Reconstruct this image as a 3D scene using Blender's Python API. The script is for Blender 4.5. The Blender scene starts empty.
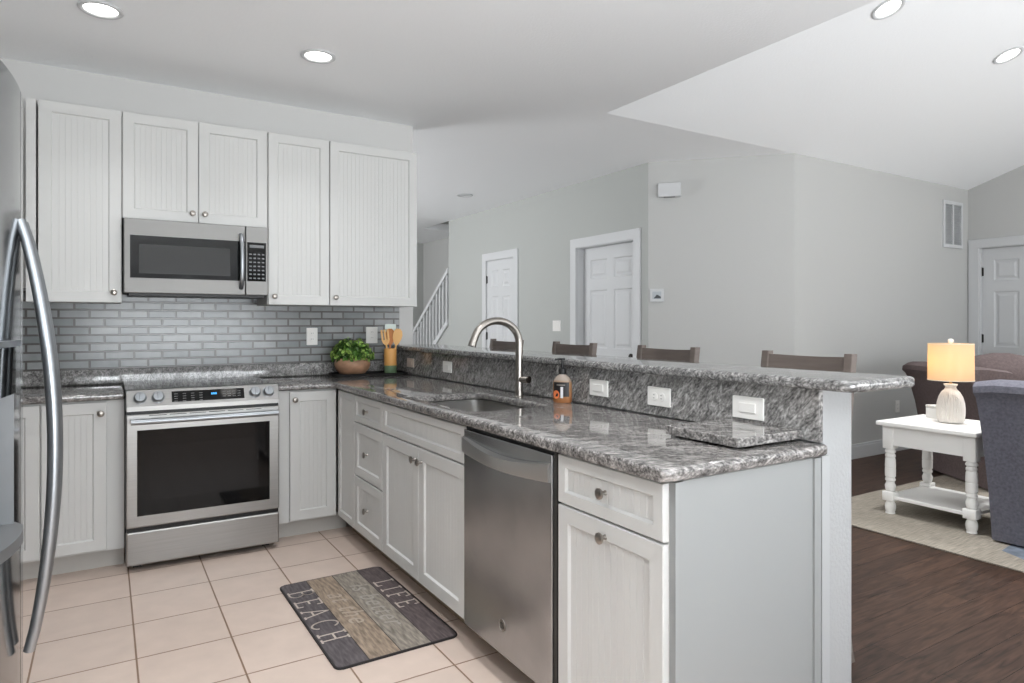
import bpy, bmesh, math, random
from mathutils import Matrix, Vector, Euler
random.seed(7)
PI = math.pi
SC = bpy.context.scene
COL = SC.collection

# ------------------------------------------------------------------ camera
cam_d = bpy.data.cameras.new('camera'); cam = bpy.data.objects.new('camera', cam_d); COL.objects.link(cam)
cam.location = (-0.0918, -4.6075, 1.2775)
cam.rotation_euler = (PI/2, 0, -0.5509)
cam_d.sensor_width = 36.0; cam_d.lens = 661.87/1024*36.0
cam_d.shift_y = -(341.5-322.23)/1024
cam_d.clip_start = 0.02
SC.camera = cam
# ------------------------------------------------------------------ view, world, light
SC.view_settings.view_transform = 'Standard'
SC.view_settings.look = 'None'
SC.view_settings.gamma = 1.0
SC.view_settings.use_curve_mapping = False
SC.view_settings.exposure = 0.12
W = bpy.data.worlds.new('sky'); SC.world = W; W.use_nodes = True
bg = W.node_tree.nodes['Background']
bg.inputs[0].default_value = (0.93, 0.97, 1.0, 1); bg.inputs[1].default_value = 0.6

def area(name, loc, rot, sx, sy, power, col=(1, 1, 1), spread=PI):
    l = bpy.data.lights.new(name, 'AREA'); l.shape = 'RECTANGLE'; l.size = sx; l.size_y = sy
    l.energy = power; l.color = col; l.spread = spread
    o = bpy.data.objects.new(name, l); COL.objects.link(o); o.location = loc; o.rotation_euler = rot
    return o
# fill lights at added, unseen window openings, tilted up towards the ceilings
area('added_fill_kitchen', (0.9, -6.72, 1.15), (PI/2+1.2, 0, 0), 2.3, 2.0, 265, (0.92, 0.965, 1.0))
area('added_fill_living', (5.5, -6.72, 1.4), (PI/2+.95, 0, 0), 3.6, 1.9, 112, (0.95, 0.98, 1.0))
area('added_fill_dining', (-0.97, 3.4, 1.4), (0, -PI/2-.95, 0), 1.8, 2.6, 205, (0.96, 0.98, 1.0))
CAN_POWER = 2.5
BACK_POWER = 7.8
VAULT_POWER = 15.5
LAMP_POWER = .36

# ------------------------------------------------------------------ helpers
def lin(c):
    return tuple(((v/255)/12.92 if v/255 <= .04045 else ((v/255+.055)/1.055)**2.4) for v in c)
MATS = {}
def mat(name, rgb=(200, 200, 200), rough=.5, metal=0., spec=.5, emit=None, estr=1., noise=None, bump=None, trans=0., ior=1.45, coat=0., alpha=None):
    """noise=(scale,amount,stretch) colour variation, bump=(scale,strength,stretch)"""
    if name in MATS: return MATS[name]
    m = bpy.data.materials.new(name); m.use_nodes = True
    nt = m.node_tree; b = nt.nodes['Principled BSDF']
    c = lin(rgb)
    b.inputs['Base Color'].default_value = (*c, 1)
    b.inputs['Roughness'].default_value = rough; b.inputs['Metallic'].default_value = metal
    b.inputs['Specular IOR Level'].default_value = spec
    b.inputs['Transmission Weight'].default_value = trans; b.inputs['IOR'].default_value = ior
    b.inputs['Coat Weight'].default_value = coat
    if emit is not None:
        b.inputs['Emission Color'].default_value = (*lin(emit), 1); b.inputs['Emission Strength'].default_value = estr
    if noise or bump:
        tc = nt.nodes.new('ShaderNodeTexCoord')
        def tex(scale, stretch):
            mp = nt.nodes.new('ShaderNodeMapping'); mp.inputs['Scale'].default_value = stretch
            nt.links.new(tc.outputs['Object'], mp.inputs[0])
            n = nt.nodes.new('ShaderNodeTexNoise'); n.inputs['Scale'].default_value = scale; n.inputs['Detail'].default_value = 4
            nt.links.new(mp.outputs[0], n.inputs['Vector']); return n
        if noise:
            n = tex(noise[0], noise[2] if len(noise) > 2 else (1, 1, 1))
            r = nt.nodes.new('ShaderNodeValToRGB')
            r.color_ramp.elements[0].position = .3; r.color_ramp.elements[1].position = .7
            r.color_ramp.elements[0].color = (*[v*(1-noise[1]) for v in c], 1)
            r.color_ramp.elements[1].color = (*[min(1, v*(1+noise[1])) for v in c], 1)
            nt.links.new(n.outputs['Fac'], r.inputs[0]); nt.links.new(r.outputs[0], b.inputs['Base Color'])
        if bump:
            n = tex(bump[0], bump[2] if len(bump) > 2 else (1, 1, 1))
            bp = nt.nodes.new('ShaderNodeBump'); bp.inputs['Strength'].default_value = bump[1]; bp.inputs['Distance'].default_value = .004
            nt.links.new(n.outputs['Fac'], bp.inputs['Height']); nt.links.new(bp.outputs[0], b.inputs['Normal'])
    MATS[name] = m; return m

def granite(name, vdir, warm=(1, 1, 1), sc=1.0, lift=0):
    m = bpy.data.materials.new(name); m.use_nodes = True; nt = m.node_tree; L = nt.links.new
    b = nt.nodes['Principled BSDF']
    tc = nt.nodes.new('ShaderNodeTexCoord')
    q = Vector(vdir).normalized().rotation_difference(Vector((1, 0, 0)))
    m1 = nt.nodes.new('ShaderNodeMapping'); m1.inputs['Rotation'].default_value = q.to_euler()
    m2 = nt.nodes.new('ShaderNodeMapping'); m2.inputs['Scale'].default_value = (5.5*sc, 23*sc, 23*sc)
    L(tc.outputs['Object'], m1.inputs[0]); L(m1.outputs[0], m2.inputs[0])
    n = nt.nodes.new('ShaderNodeTexNoise'); n.inputs['Scale'].default_value = 1; n.inputs['Detail'].default_value = 9
    n.inputs['Roughness'].default_value = .68; n.inputs['Distortion'].default_value = 2.4; L(m2.outputs[0], n.inputs['Vector'])
    m3 = nt.nodes.new('ShaderNodeMapping'); m3.inputs['Scale'].default_value = (60, 150, 150)
    L(m1.outputs[0], m3.inputs[0])
    n2 = nt.nodes.new('ShaderNodeTexNoise'); n2.inputs['Scale'].default_value = 1; n2.inputs['Detail'].default_value = 3; L(m3.outputs[0], n2.inputs['Vector'])
    r = nt.nodes.new('ShaderNodeValToRGB'); cr = r.color_ramp
    def C(v): return (*[a*w for a, w in zip(lin((v+lift,)*3), warm)], 1)
    cr.elements[0].position = .30; cr.elements[0].color = C(64)
    cr.elements[1].position = .72; cr.elements[1].color = C(186)
    for p, v in ((.41, 96), (.5, 123), (.58, 146)):
        e = cr.elements.new(p); e.color = C(v)
    mx = nt.nodes.new('ShaderNodeMath'); mx.operation = 'MULTIPLY_ADD'; mx.inputs[1].default_value = .6; mx.inputs[2].default_value = -.3
    L(n2.outputs['Fac'], mx.inputs[0])
    ad = nt.nodes.new('ShaderNodeMath'); ad.operation = 'ADD'; L(n.outputs['Fac'], ad.inputs[0]); L(mx.outputs[0], ad.inputs[1])
    L(ad.outputs[0], r.inputs[0]); L(r.outputs[0], b.inputs['Base Color'])
    b.inputs['Roughness'].default_value = .06; b.inputs['Specular IOR Level'].default_value = .6
    return m

def tiles(name, axes, size, grout, mortar, base, mcol, var, rough, offset=0., origin=(0, 0), smooth=.1, bumpd=.004, hue=None):
    """procedural tile / brick / plank grid laid in two object-space axes"""
    m = bpy.data.materials.new(name); m.use_nodes = True; nt = m.node_tree; L = nt.links.new
    b = nt.nodes['Principled BSDF']
    tc = nt.nodes.new('ShaderNodeTexCoord'); sp = nt.nodes.new('ShaderNodeSeparateXYZ'); cb = nt.nodes.new('ShaderNodeCombineXYZ')
    L(tc.outputs['Object'], sp.inputs[0])
    for i, a in enumerate(axes):
        s = nt.nodes.new('ShaderNodeMath'); s.operation = 'SUBTRACT'; s.inputs[1].default_value = origin[i]
        L(sp.outputs['XYZ'.index(a)], s.inputs[0]); L(s.outputs[0], cb.inputs[i])
    br = nt.nodes.new('ShaderNodeTexBrick'); br.offset = offset; br.squash = 1.0; br.inputs['Scale'].default_value = 1.0
    br.inputs['Brick Width'].default_value = size[0]; br.inputs['Row Height'].default_value = size[1]
    br.inputs['Mortar Size'].default_value = mortar; br.inputs['Mortar Smooth'].default_value = smooth; br.inputs['Bias'].default_value = 0
    c = lin(base)
    br.inputs['Color1'].default_value = (*[v*(1-var) for v in c], 1)
    br.inputs['Color2'].default_value = (*[min(1, v*(1+var)) for v in c], 1) if hue is None else (*lin(hue), 1)
    br.inputs['Mortar'].default_value = (*lin(mcol), 1)
    L(cb.outputs[0], br.inputs['Vector'])
    bp = nt.nodes.new('ShaderNodeBump'); bp.inputs['Strength'].default_value = .7; bp.inputs['Distance'].default_value = bumpd; bp.invert = True
    L(br.outputs['Fac'], bp.inputs['Height']); L(bp.outputs[0], b.inputs['Normal'])
    b.inputs['Roughness'].default_value = rough
    return m, nt, br, b, cb

def mul_noise(nt, col_out, bsdf, scale, lo, hi, stretch=(1, 1, 1), detail=5, dist=0.):
    L = nt.links.new
    tc = nt.nodes.new('ShaderNodeTexCoord'); mp = nt.nodes.new('ShaderNodeMapping'); mp.inputs['Scale'].default_value = stretch
    L(tc.outputs['Object'], mp.inputs[0])
    n = nt.nodes.new('ShaderNodeTexNoise'); n.inputs['Scale'].default_value = scale; n.inputs['Detail'].default_value = detail; n.inputs['Distortion'].default_value = dist
    L(mp.outputs[0], n.inputs['Vector'])
    r = nt.nodes.new('ShaderNodeMapRange'); r.inputs[1].default_value = .3; r.inputs[2].default_value = .7; r.inputs[3].default_value = lo; r.inputs[4].default_value = hi
    L(n.outputs['Fac'], r.inputs[0])
    mx = nt.nodes.new('ShaderNodeMix'); mx.data_type = 'RGBA'; mx.blend_type = 'MULTIPLY'; mx.inputs[0].default_value = 1
    L(col_out, mx.inputs[6]); L(r.outputs[0], mx.inputs[7])
    L(mx.outputs[2], bsdf.inputs['Base Color']); return mx.outputs[2]

# palette
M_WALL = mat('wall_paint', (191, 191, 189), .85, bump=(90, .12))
M_WALLK = mat('wall_paint_lightened', (208, 207, 205), .85, bump=(90, .12))  # wall paint lightened where too little light reaches the kitchen wall
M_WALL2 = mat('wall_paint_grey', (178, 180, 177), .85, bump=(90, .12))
M_CEIL = mat('ceiling_paint', (250, 251, 252), .9, bump=(70, .35))
M_KNEE = mat('textured_plaster', (164, 165, 166), .8, bump=(85, .5))  # plaster darkened to offset strong light on the half wall's end
M_TRIM = mat('trim_white', (206, 207, 208), .45)
M_CAB = mat('cabinet_white', (203, 203, 201), .42)
M_PANEL = mat('cabinet_white_dimmed', (146, 148, 148), .45)  # cabinet white darkened to offset strong light on the end face
M_TOE = mat('toe_kick_grey', (186, 183, 178), .6)
M_TOE2 = mat('toe_kick_tan', (150, 132, 112), .5)
M_SS = mat('stainless', (158, 157, 155), .36, 1, noise=(3, .05, (1, 1, 60)), bump=(6, .02, (1, 1, 90)))
M_SS_MW = mat('stainless_microwave', (140, 139, 137), .55, 1, bump=(6, .02, (1, 1, 90)))
M_SS_DW = mat('stainless_dishwasher', (168, 169, 170), .27, 1, noise=(5, .12), bump=(6, .02, (1, 90, 1)))
M_SS_FR = mat('stainless_fridge', (150, 151, 152), .13, 1)
M_SS_HAN = mat('stainless_handle', (160, 164, 168), .36, 1)
M_NICK = mat('brushed_nickel', (158, 153, 147), .28, 1)
M_BLK = mat('black_plastic', (22, 22, 23), .4)
M_GLASSB = mat('black_glass', (8, 8, 9), .05, spec=.3)
M_MWGL = mat('microwave_glass', (20, 20, 21), .1, spec=.4)
M_MWIN = mat('microwave_window', (58, 58, 58), .15, spec=.3)
M_OVIN = mat('oven_inner_glass', (16, 16, 17), .06, spec=.3)
M_COOK = mat('cooktop_glass', (9, 9, 10), .06, spec=.25)
M_CREAM = mat('display_ticks', (170, 170, 170), .5)
M_BLUE = mat('display_digits', (60, 150, 220), .4, emit=(60, 150, 220), estr=1.2)
M_PLATE = mat('switch_plate', (232, 230, 226), .35)
M_SLOT = mat('outlet_slot', (60, 58, 56), .6)
M_EMIT = mat('can_lens', (255, 255, 255), .5, emit=(255, 252, 246), estr=5)
M_HINGE = mat('hinge_black', (45, 42, 40), .45, .6)
G_TOP = granite('granite_top', (.85, -.5, 0), (1.0, .945, .91), 1.0, -3)
G_SPL = granite('granite_splash', (0.35, -.75, .8), (1.0, .97, .945), 1.05, 10)
G_BAR = granite('granite_bar', (.8, -.6, .1), (1.0, .975, .955), 1.0, 0)

def box(bm, x0, x1, y0, y1, z0, z1, bev=0., seg=2):
    r = bmesh.ops.create_cube(bm, size=1.0)
    for v in r['verts']:
        v.co.x = x0 if v.co.x < 0 else x1
        v.co.y = y0 if v.co.y < 0 else y1
        v.co.z = z0 if v.co.z < 0 else z1
    if bev:
        es = list({e for v in r['verts'] for e in v.link_edges})
        bmesh.ops.bevel(bm, geom=es, offset=bev, segments=seg, profile=.5, affect='EDGES')
    return r['verts']

def lathe(bm, prof, seg=24, c=(0, 0, 0), axis='z', cap=True):
    """prof: list of (r, h) along axis"""
    rings = []
    for r, h in prof:
        ring = []
        for i in range(seg):
            a = 2*PI*i/seg
            p = (r*math.cos(a), r*math.sin(a), h)
            if axis == 'y': p = (p[0], h, p[1])
            elif axis == 'x': p = (h, p[0], p[1])
            ring.append(bm.verts.new((p[0]+c[0], p[1]+c[1], p[2]+c[2])))
        rings.append(ring)
    for a, b in zip(rings, rings[1:]):
        for i in range(seg):
            f = (a[i], a[(i+1) % seg], b[(i+1) % seg], b[i])
            bm.faces.new(f)
    if cap:
        bm.faces.new(rings[0]); bm.faces.new(rings[-1])
    return rings

def tube(bm, pts, rad, seg=12, flat=None, up=Vector((0, 0, 1))):
    """pts path, rad number or list, flat=(a,b) cross-section factors"""
    pts = [Vector(p) for p in pts]; n = len(pts)
    rads = rad if isinstance(rad, (list, tuple)) else [rad]*n
    rings = []
    prev = None
    for i, p in enumerate(pts):
        t = (pts[min(i+1, n-1)]-pts[max(i-1, 0)]).normalized()
        u = prev if prev is not None else (up if abs(t.dot(up)) < .95 else Vector((0, 1, 0)))
        s = t.cross(u)
        if s.length < 1e-4: s = t.cross(Vector((1, 0, 0)))
        s.normalize(); u2 = s.cross(t).normalized(); prev = u2
        fa, fb = flat if flat else (1, 1)
        rings.append([bm.verts.new(p + s*math.cos(2*PI*k/seg)*rads[i]*fa + u2*math.sin(2*PI*k/seg)*rads[i]*fb) for k in range(seg)])
    for a, b in zip(rings, rings[1:]):
        for k in range(seg):
            bm.faces.new((a[k], a[(k+1) % seg], b[(k+1) % seg], b[k]))
    bm.faces.new(rings[0]); bm.faces.new(rings[-1])

def prism(bm, poly, h0, h1, axis='z', bev=0.):
    """extrude 2-D poly; axis z: (x,y); y: (x,z); x: (y,z)"""
    def P(p, h): return {'z': (p[0], p[1], h), 'y': (p[0], h, p[1]), 'x': (h, p[0], p[1])}[axis]
    a = [bm.verts.new(P(p, h0)) for p in poly]; b = [bm.verts.new(P(p, h1)) for p in poly]
    n = len(poly); fs = [bm.faces.new(a), bm.faces.new(b)]
    for i in range(n): fs.append(bm.faces.new((a[i], a[(i+1) % n], b[(i+1) % n], b[i])))
    if bev:
        es = list(set(fs[0].edges) | set(fs[1].edges))
        bmesh.ops.bevel(bm, geom=es, offset=bev, segments=2, profile=.5, affect='EDGES')

def rrect(x0, x1, y0, y1, r, n=6):
    pts = []
    for cx, cy, a0 in ((x1-r, y1-r, 0), (x0+r, y1-r, 90), (x0+r, y0+r, 180), (x1-r, y0+r, 270)):
        for k in range(n+1):
            a = math.radians(a0+90*k/n); pts.append((cx+r*math.cos(a), cy+r*math.sin(a)))
    return pts

def cells(bm, xs, ys, skip, z0, z1, vround=None, bull=0., seg=4):
    """slab made of grid cells; skip(i,j) leaves a hole; vround={(x,y):radius} rounds corners; bull rounds rims"""
    V = {}
    def v(i, j, k):
        if (i, j, k) not in V: V[(i, j, k)] = bm.verts.new((xs[i], ys[j], z1 if k else z0))
        return V[(i, j, k)]
    nx, ny = len(xs)-1, len(ys)-1
    on = lambda i, j: 0 <= i < nx and 0 <= j < ny and not skip(i, j)
    side = []
    for i in range(nx):
        for j in range(ny):
            if not on(i, j): continue
            bm.faces.new((v(i, j, 1), v(i+1, j, 1), v(i+1, j+1, 1), v(i, j+1, 1)))
            bm.faces.new((v(i, j, 0), v(i, j+1, 0), v(i+1, j+1, 0), v(i+1, j, 0)))
            for (di, dj, a, b_) in ((-1, 0, (i, j+1), (i, j)), (1, 0, (i+1, j), (i+1, j+1)), (0, -1, (i, j), (i+1, j)), (0, 1, (i+1, j+1), (i, j+1))):
                if not on(i+di, j+dj):
                    side.append(bm.faces.new((v(*a, 0), v(*b_, 0), v(*b_, 1), v(*a, 1))))
    if vround:
        for (x, y), r in vround.items():
            es = [e for e in bm.edges if all(abs(w.co.x-x) < 1e-5 and abs(w.co.y-y) < 1e-5 for w in e.verts) and abs(e.verts[0].co.z-e.verts[1].co.z) > 1e-4]
            if es: bmesh.ops.bevel(bm, geom=es, offset=r, segments=6, profile=.5, affect='EDGES')
    if bull:
        bm.normal_update()
        es = []
        for e in bm.edges:
            if len(e.link_faces) == 2:
                n0, n1 = e.link_faces[0].normal, e.link_faces[1].normal
                if (abs(n0.z) > .9) != (abs(n1.z) > .9): es.append(e)
        bmesh.ops.bevel(bm, geom=es, offset=bull, segments=seg, profile=.5, affect='EDGES')

def link(name, bm, m, parent=None, smooth=None, recalc=True):
    if recalc: bmesh.ops.recalc_face_normals(bm, faces=bm.faces)
    me = bpy.data.meshes.new(name); bm.to_mesh(me); bm.free()
    me.materials.append(m)
    if smooth is not None:
        for p in me.polygons: p.use_smooth = True
        me.set_sharp_from_angle(angle=math.radians(smooth))
    o = bpy.data.objects.new(name, me); COL.objects.link(o)
    if parent is not None: o.parent = parent
    return o
def B(name, m, parent, *boxes, bev=0., smooth=None):
    bm = bmesh.new()
    for b in boxes: box(bm, *b, bev=bev)
    return link(name, bm, m, parent, smooth)
def tag(o, label, cat, group=None, kind=None):
    o['label'] = label; o['category'] = cat
    if group: o['group'] = group
    if kind: o['kind'] = kind
    return o
def thing(name, label, cat, loc=(0, 0, 0), rz=0., group=None):
    o = bpy.data.objects.new(name, None); COL.objects.link(o); o.empty_display_size = .05
    o.location = loc; o.rotation_euler = (0, 0, rz)
    return tag(o, label, cat, group)
def struct(o, label=None):
    o['kind'] = 'structure'
    if label: o['label'] = label
    return o
def S(name, m, *boxes, label=None, bev=0.):
    return struct(B(name, m, None, *boxes, bev=bev), label)

def copy_tree(o, parent=None):
    c = o.copy(); COL.objects.link(c)
    if parent is not None: c.parent = parent
    for ch in list(o.children):
        copy_tree(ch, c)
    return c

# ------------------------------------------------------------------ room shell
H = 2.743; YW = -1.0; XR = 8.06; KV = .3276; XV = 2.9; YS = -6.8
m_tile, nt, br, bs, _ = tiles('floor_tile', 'XY', (.336, .336), None, .0035, (200, 182, 170), (134, 108, 88), .035, .42, 0, (.0088, -1.0497+.336*40), bumpd=.003)
mul_noise(nt, br.outputs['Color'], bs, 9, .95, 1.04)
m_wood, nt, br, bs, _ = tiles('wood_planks', 'XY', (1.25, .13), None, .0012, (62, 45, 36), (26, 19, 15), .2, .46, .37, (0, 0), bumpd=.0015)
bs.inputs['Specular IOR Level'].default_value = .22
mul_noise(nt, br.outputs['Color'], bs, 3.5, .45, 1.6, (1.0, 10, 1), 8, 1.8)
S('floor', m_tile, (-1.05, 1.8, YS, 0, -.1, 0), label='beige square tile floor of the kitchen')
S('floor.001', m_wood, (1.8, 8.3, YS, 0, -.1, 0), (-1.05, 8.3, .12, 7.0, -.1, 0), label='dark brown wood plank floor of the living room')
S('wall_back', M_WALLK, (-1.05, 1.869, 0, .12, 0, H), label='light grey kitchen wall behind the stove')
S('wall_left', M_WALL, (-1.17, -1.05, YS, 2.0, -.1, H), (-1.17, -1.05, 4.8, 7, -.1, H), (-1.17, -1.05, 2.0, 4.8, -.1, .5), (-1.17, -1.05, 2.0, 4.8, 2.3, H), label='left kitchen wall behind the refrigerator')
m_sub, nt, br, bs, _ = tiles('subway_tile', 'XZ', (.1507, .0492), None, .0062, (120, 125, 126), (84, 81, 79), .13, .22, .5, (-.02-.1507*20, 1.0735-.0185-.0492*20), smooth=.25, bumpd=.004, hue=(143, 145, 145))
mul_noise(nt, br.outputs['Color'], bs, 12, .88, 1.1)
bs.inputs['Specular IOR Level'].default_value = .5
S('wall_backsplash', m_sub, (-1.05, 1.757, -.009, 0, .98, 1.47), label='grey glass subway tile backsplash')
# hall wall with two doors (plane x = 4.15, seen from -X)
XH = 4.15
d1 = (3.027-.085, 2.147+.085); d2 = (1.092-.09, .09)
def hole_wall(name, x0, x1, spans, openings, z1, m, label):
    """wall slab x0..x1 running along y between spans, with door openings [(ylo,yhi,ztop)]"""
    bm = bmesh.new(); y = spans[0]
    for lo, hi, zt in sorted(openings):
        box(bm, x0, x1, y, lo, 0, z1); box(bm, x0, x1, lo, hi, zt, z1); y = hi
    box(bm, x0, x1, y, spans[1], 0, z1)
    return struct(link(name, bm, m), label)
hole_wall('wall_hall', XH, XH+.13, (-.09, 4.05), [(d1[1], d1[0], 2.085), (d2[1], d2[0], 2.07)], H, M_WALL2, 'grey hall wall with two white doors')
A = Vector((4.15, -.09)); Bp = Vector((5.0, YW)); dv = (Bp-A).normalized(); RZD = math.atan2(dv.y, dv.x)
bm = bmesh.new(); n = Vector((-dv.y, dv.x))*.12
prism(bm, [A, Bp, Bp+n, A+n], 0, H)
struct(link('wall_diagonal', bm, M_WALL), 'angled wall with the chime box and thermostat')
S('wall_far', M_WALL, (5.0, XR+.12, YW, YW+.12, 0, H), label='far living room wall with the air vent')
bm = bmesh.new()
zr = lambda y: H+KV*(YW-y) if y > -3.9 else H+KV*(YW+3.9)-KV*(-3.9-y)*0-KV*max(0, (-3.9-y))
YD = (-1.10, -1.93)
prism(bm, [(YW, 0), (YD[0], 0), (YD[0], zr(YD[0])), (YW, H)], XR, XR+.12, 'x')
prism(bm, [(YD[0], 2.10), (YD[1], 2.10), (YD[1], zr(YD[1])), (YD[0], zr(YD[0]))], XR, XR+.12, 'x')
prism(bm, [(YD[1], 0), (YS, 0), (YS, zr(YS)), (-3.9, zr(-3.9)), (YD[1], zr(YD[1]))], XR, XR+.12, 'x')
struct(link('wall_right', bm, M_WALL), 'right living room wall with a white door')
# wall behind the camera: slider and wide window openings added to light the room
S('wall_front', M_WALL, (-1.17, -.3, YS-.12, YS, 0, H), (-.3, 2.1, YS-.12, YS, 2.15, H), (2.1, 3.6, YS-.12, YS, 0, H), (3.6, 7.4, YS-.12, YS, 0, .45), (3.6, 7.4, YS-.12, YS, 2.4, H), (7.4, 8.18, YS-.12, YS, 0, H), label='wall behind the viewer with window openings added for light')
S('added_window_1', M_TRIM, (-.3, -.22, YS-.08, YS-.02, 0, 2.15), (2.02, 2.1, YS-.08, YS-.02, 0, 2.15), (.86, .94, YS-.08, YS-.02, 0, 2.15), (-.22, 2.02, YS-.08, YS-.02, 2.07, 2.15), (-.22, 2.02, YS-.08, YS-.02, 0, .08))
S('added_window_2', M_TRIM, *[(x, x+.08, YS-.08, YS-.02, .45, 2.4) for x in (3.6, 4.82, 6.08, 7.32)], (3.68, 7.32, YS-.08, YS-.02, 2.32, 2.4), (3.68, 7.32, YS-.08, YS-.02, .45, .53))
S('added_window_3', M_TRIM, *[(-1.13, -1.08, y, y+.07, .5, 2.3) for y in (2.0, 3.36, 4.73)], (-1.13, -1.08, 2.07, 4.73, 2.23, 2.3), (-1.13, -1.08, 2.07, 4.73, .5, .57))  # unseen dining window, added to light the hall
# ceilings
bm = bmesh.new()
xs = [-1.17, XV, 4.15, 4.95, 5.1]; ys = [YS-.12, YW, 4.05, 4.95, 7.0]
def skipc(i, j):
    if j == 0: return i >= 1
    if j == 1: return False
    if j == 2: return i >= 2
    return i >= 3
cells(bm, xs, ys, skipc, H, H+.1)
struct(link('ceiling', bm, M_CEIL), 'flat white kitchen ceiling')
bm = bmesh.new()
prism(bm, [(YW+.0, H), (-3.9, zr(-3.9)), (YS, zr(YS)), (YS, zr(YS)+.1), (-3.9, zr(-3.9)+.1), (YW+.0, H+.1)], XV, XR+.12, 'x')
struct(link('ceiling.001', bm, M_CEIL), 'vaulted white living room ceiling')
bm = bmesh.new(); prism(bm, [(YW, H+.02), (-3.9, zr(-3.9)), (YS, zr(YS)+.02), (YS, H+.01), (YW, H+.01)], XV-.02, XV, 'x')
struct(link('wall_gable', bm, M_CEIL), 'triangular gable between the flat and vaulted ceilings')
# hall end and stairwell
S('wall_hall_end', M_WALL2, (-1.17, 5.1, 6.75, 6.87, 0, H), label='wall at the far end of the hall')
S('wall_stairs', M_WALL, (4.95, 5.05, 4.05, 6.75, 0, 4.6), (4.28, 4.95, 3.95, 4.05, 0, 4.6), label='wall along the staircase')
S('ceiling.002', M_WALL2, (4.05, 5.1, 4.0, 5.1, 4.6, 4.7), (4.05, 4.15, 4.05, 4.95, H+.1, 4.6), (4.15, 4.95, 4.95, 5.05, H+.1, 4.6), label='stairwell shaft above the hall ceiling')
# knee wall carrying the bar
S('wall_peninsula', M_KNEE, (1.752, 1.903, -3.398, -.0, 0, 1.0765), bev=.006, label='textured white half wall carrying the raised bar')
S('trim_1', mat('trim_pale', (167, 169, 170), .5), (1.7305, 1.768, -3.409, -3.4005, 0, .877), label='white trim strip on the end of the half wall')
# baseboards
def baseboard(name, x0, x1, y0, y1, label, t=.016):
    bm = bmesh.new(); box(bm, x0, x1, y0, y1, 0, .115); 
    dx = (x1-x0) < (y1-y0)
    if dx: box(bm, x0+.005, x1, y0, y1, .115, .135)
    else: box(bm, x0, x1, y0+.005, y1, .115, .135)
    return struct(link(name, bm, M_TRIM), label)
baseboard('baseboard_far', 5.0, XR, YW-.016, YW, 'white baseboard of the far living room wall')
baseboard('baseboard_hall', XH-.016, XH, 1.1, 2.14, 'white baseboard between the hall doors')
bm = bmesh.new(); nn = Vector((dv.y, -dv.x))*.016; prism(bm, [A, Bp, Bp+nn, A+nn], 0, .13)
struct(link('baseboard_diagonal', bm, M_TRIM), 'white baseboard of the angled wall')

# ------------------------------------------------------------------ doors of the house
def leaf_bm(w, h, panels, t=.035):
    """six-panel leaf, front at y=0 facing -y"""
    bm = bmesh.new()
    xs = sorted({0, w, *[p[0] for p in panels], *[p[1] for p in panels]}); zs = sorted({0, h, *[p[2] for p in panels], *[p[3] for p in panels]})
    def inpanel(a, b, c, d): return any(p[0] <= a+1e-6 and p[1] >= b-1e-6 and p[2] <= c+1e-6 and p[3] >= d-1e-6 for p in panels)
    def q(*pts): bm.faces.new([bm.verts.new(p) for p in pts])
    for a, b in zip(xs, xs[1:]):
        for c, d in zip(zs, zs[1:]):
            if not inpanel(a, b, c, d): q((a, 0, c), (b, 0, c), (b, 0, d), (a, 0, d))
    def ring(r0, y0, r1, y1):
        P = [(r0[0], y0, r0[2]), (r0[1], y0, r0[2]), (r0[1], y0, r0[3]), (r0[0], y0, r0[3])]
        Q = [(r1[0], y1, r1[2]), (r1[1], y1, r1[2]), (r1[1], y1, r1[3]), (r1[0], y1, r1[3])]
        for i in range(4): q(P[i], P[(i+1) % 4], Q[(i+1) % 4], Q[i])
    for p in panels:
        ins = lambda k: (p[0]+k, p[1]-k, p[2]+k, p[3]-k)
        ring(p, 0, ins(.012), .009); ring(ins(.012), .009, ins(.03), .009); ring(ins(.03), .009, ins(.05), .002)
        r = ins(.05); q((r[0], .002, r[2]), (r[1], .002, r[2]), (r[1], .002, r[3]), (r[0], .002, r[3]))
    box(bm, 0, w, .01, t, 0, h)
    ring((0, w, 0, h), 0, (0, w, 0, h), .011)
    bmesh.ops.remove_doubles(bm, verts=bm.verts, dist=1e-5)
    return bm
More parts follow.
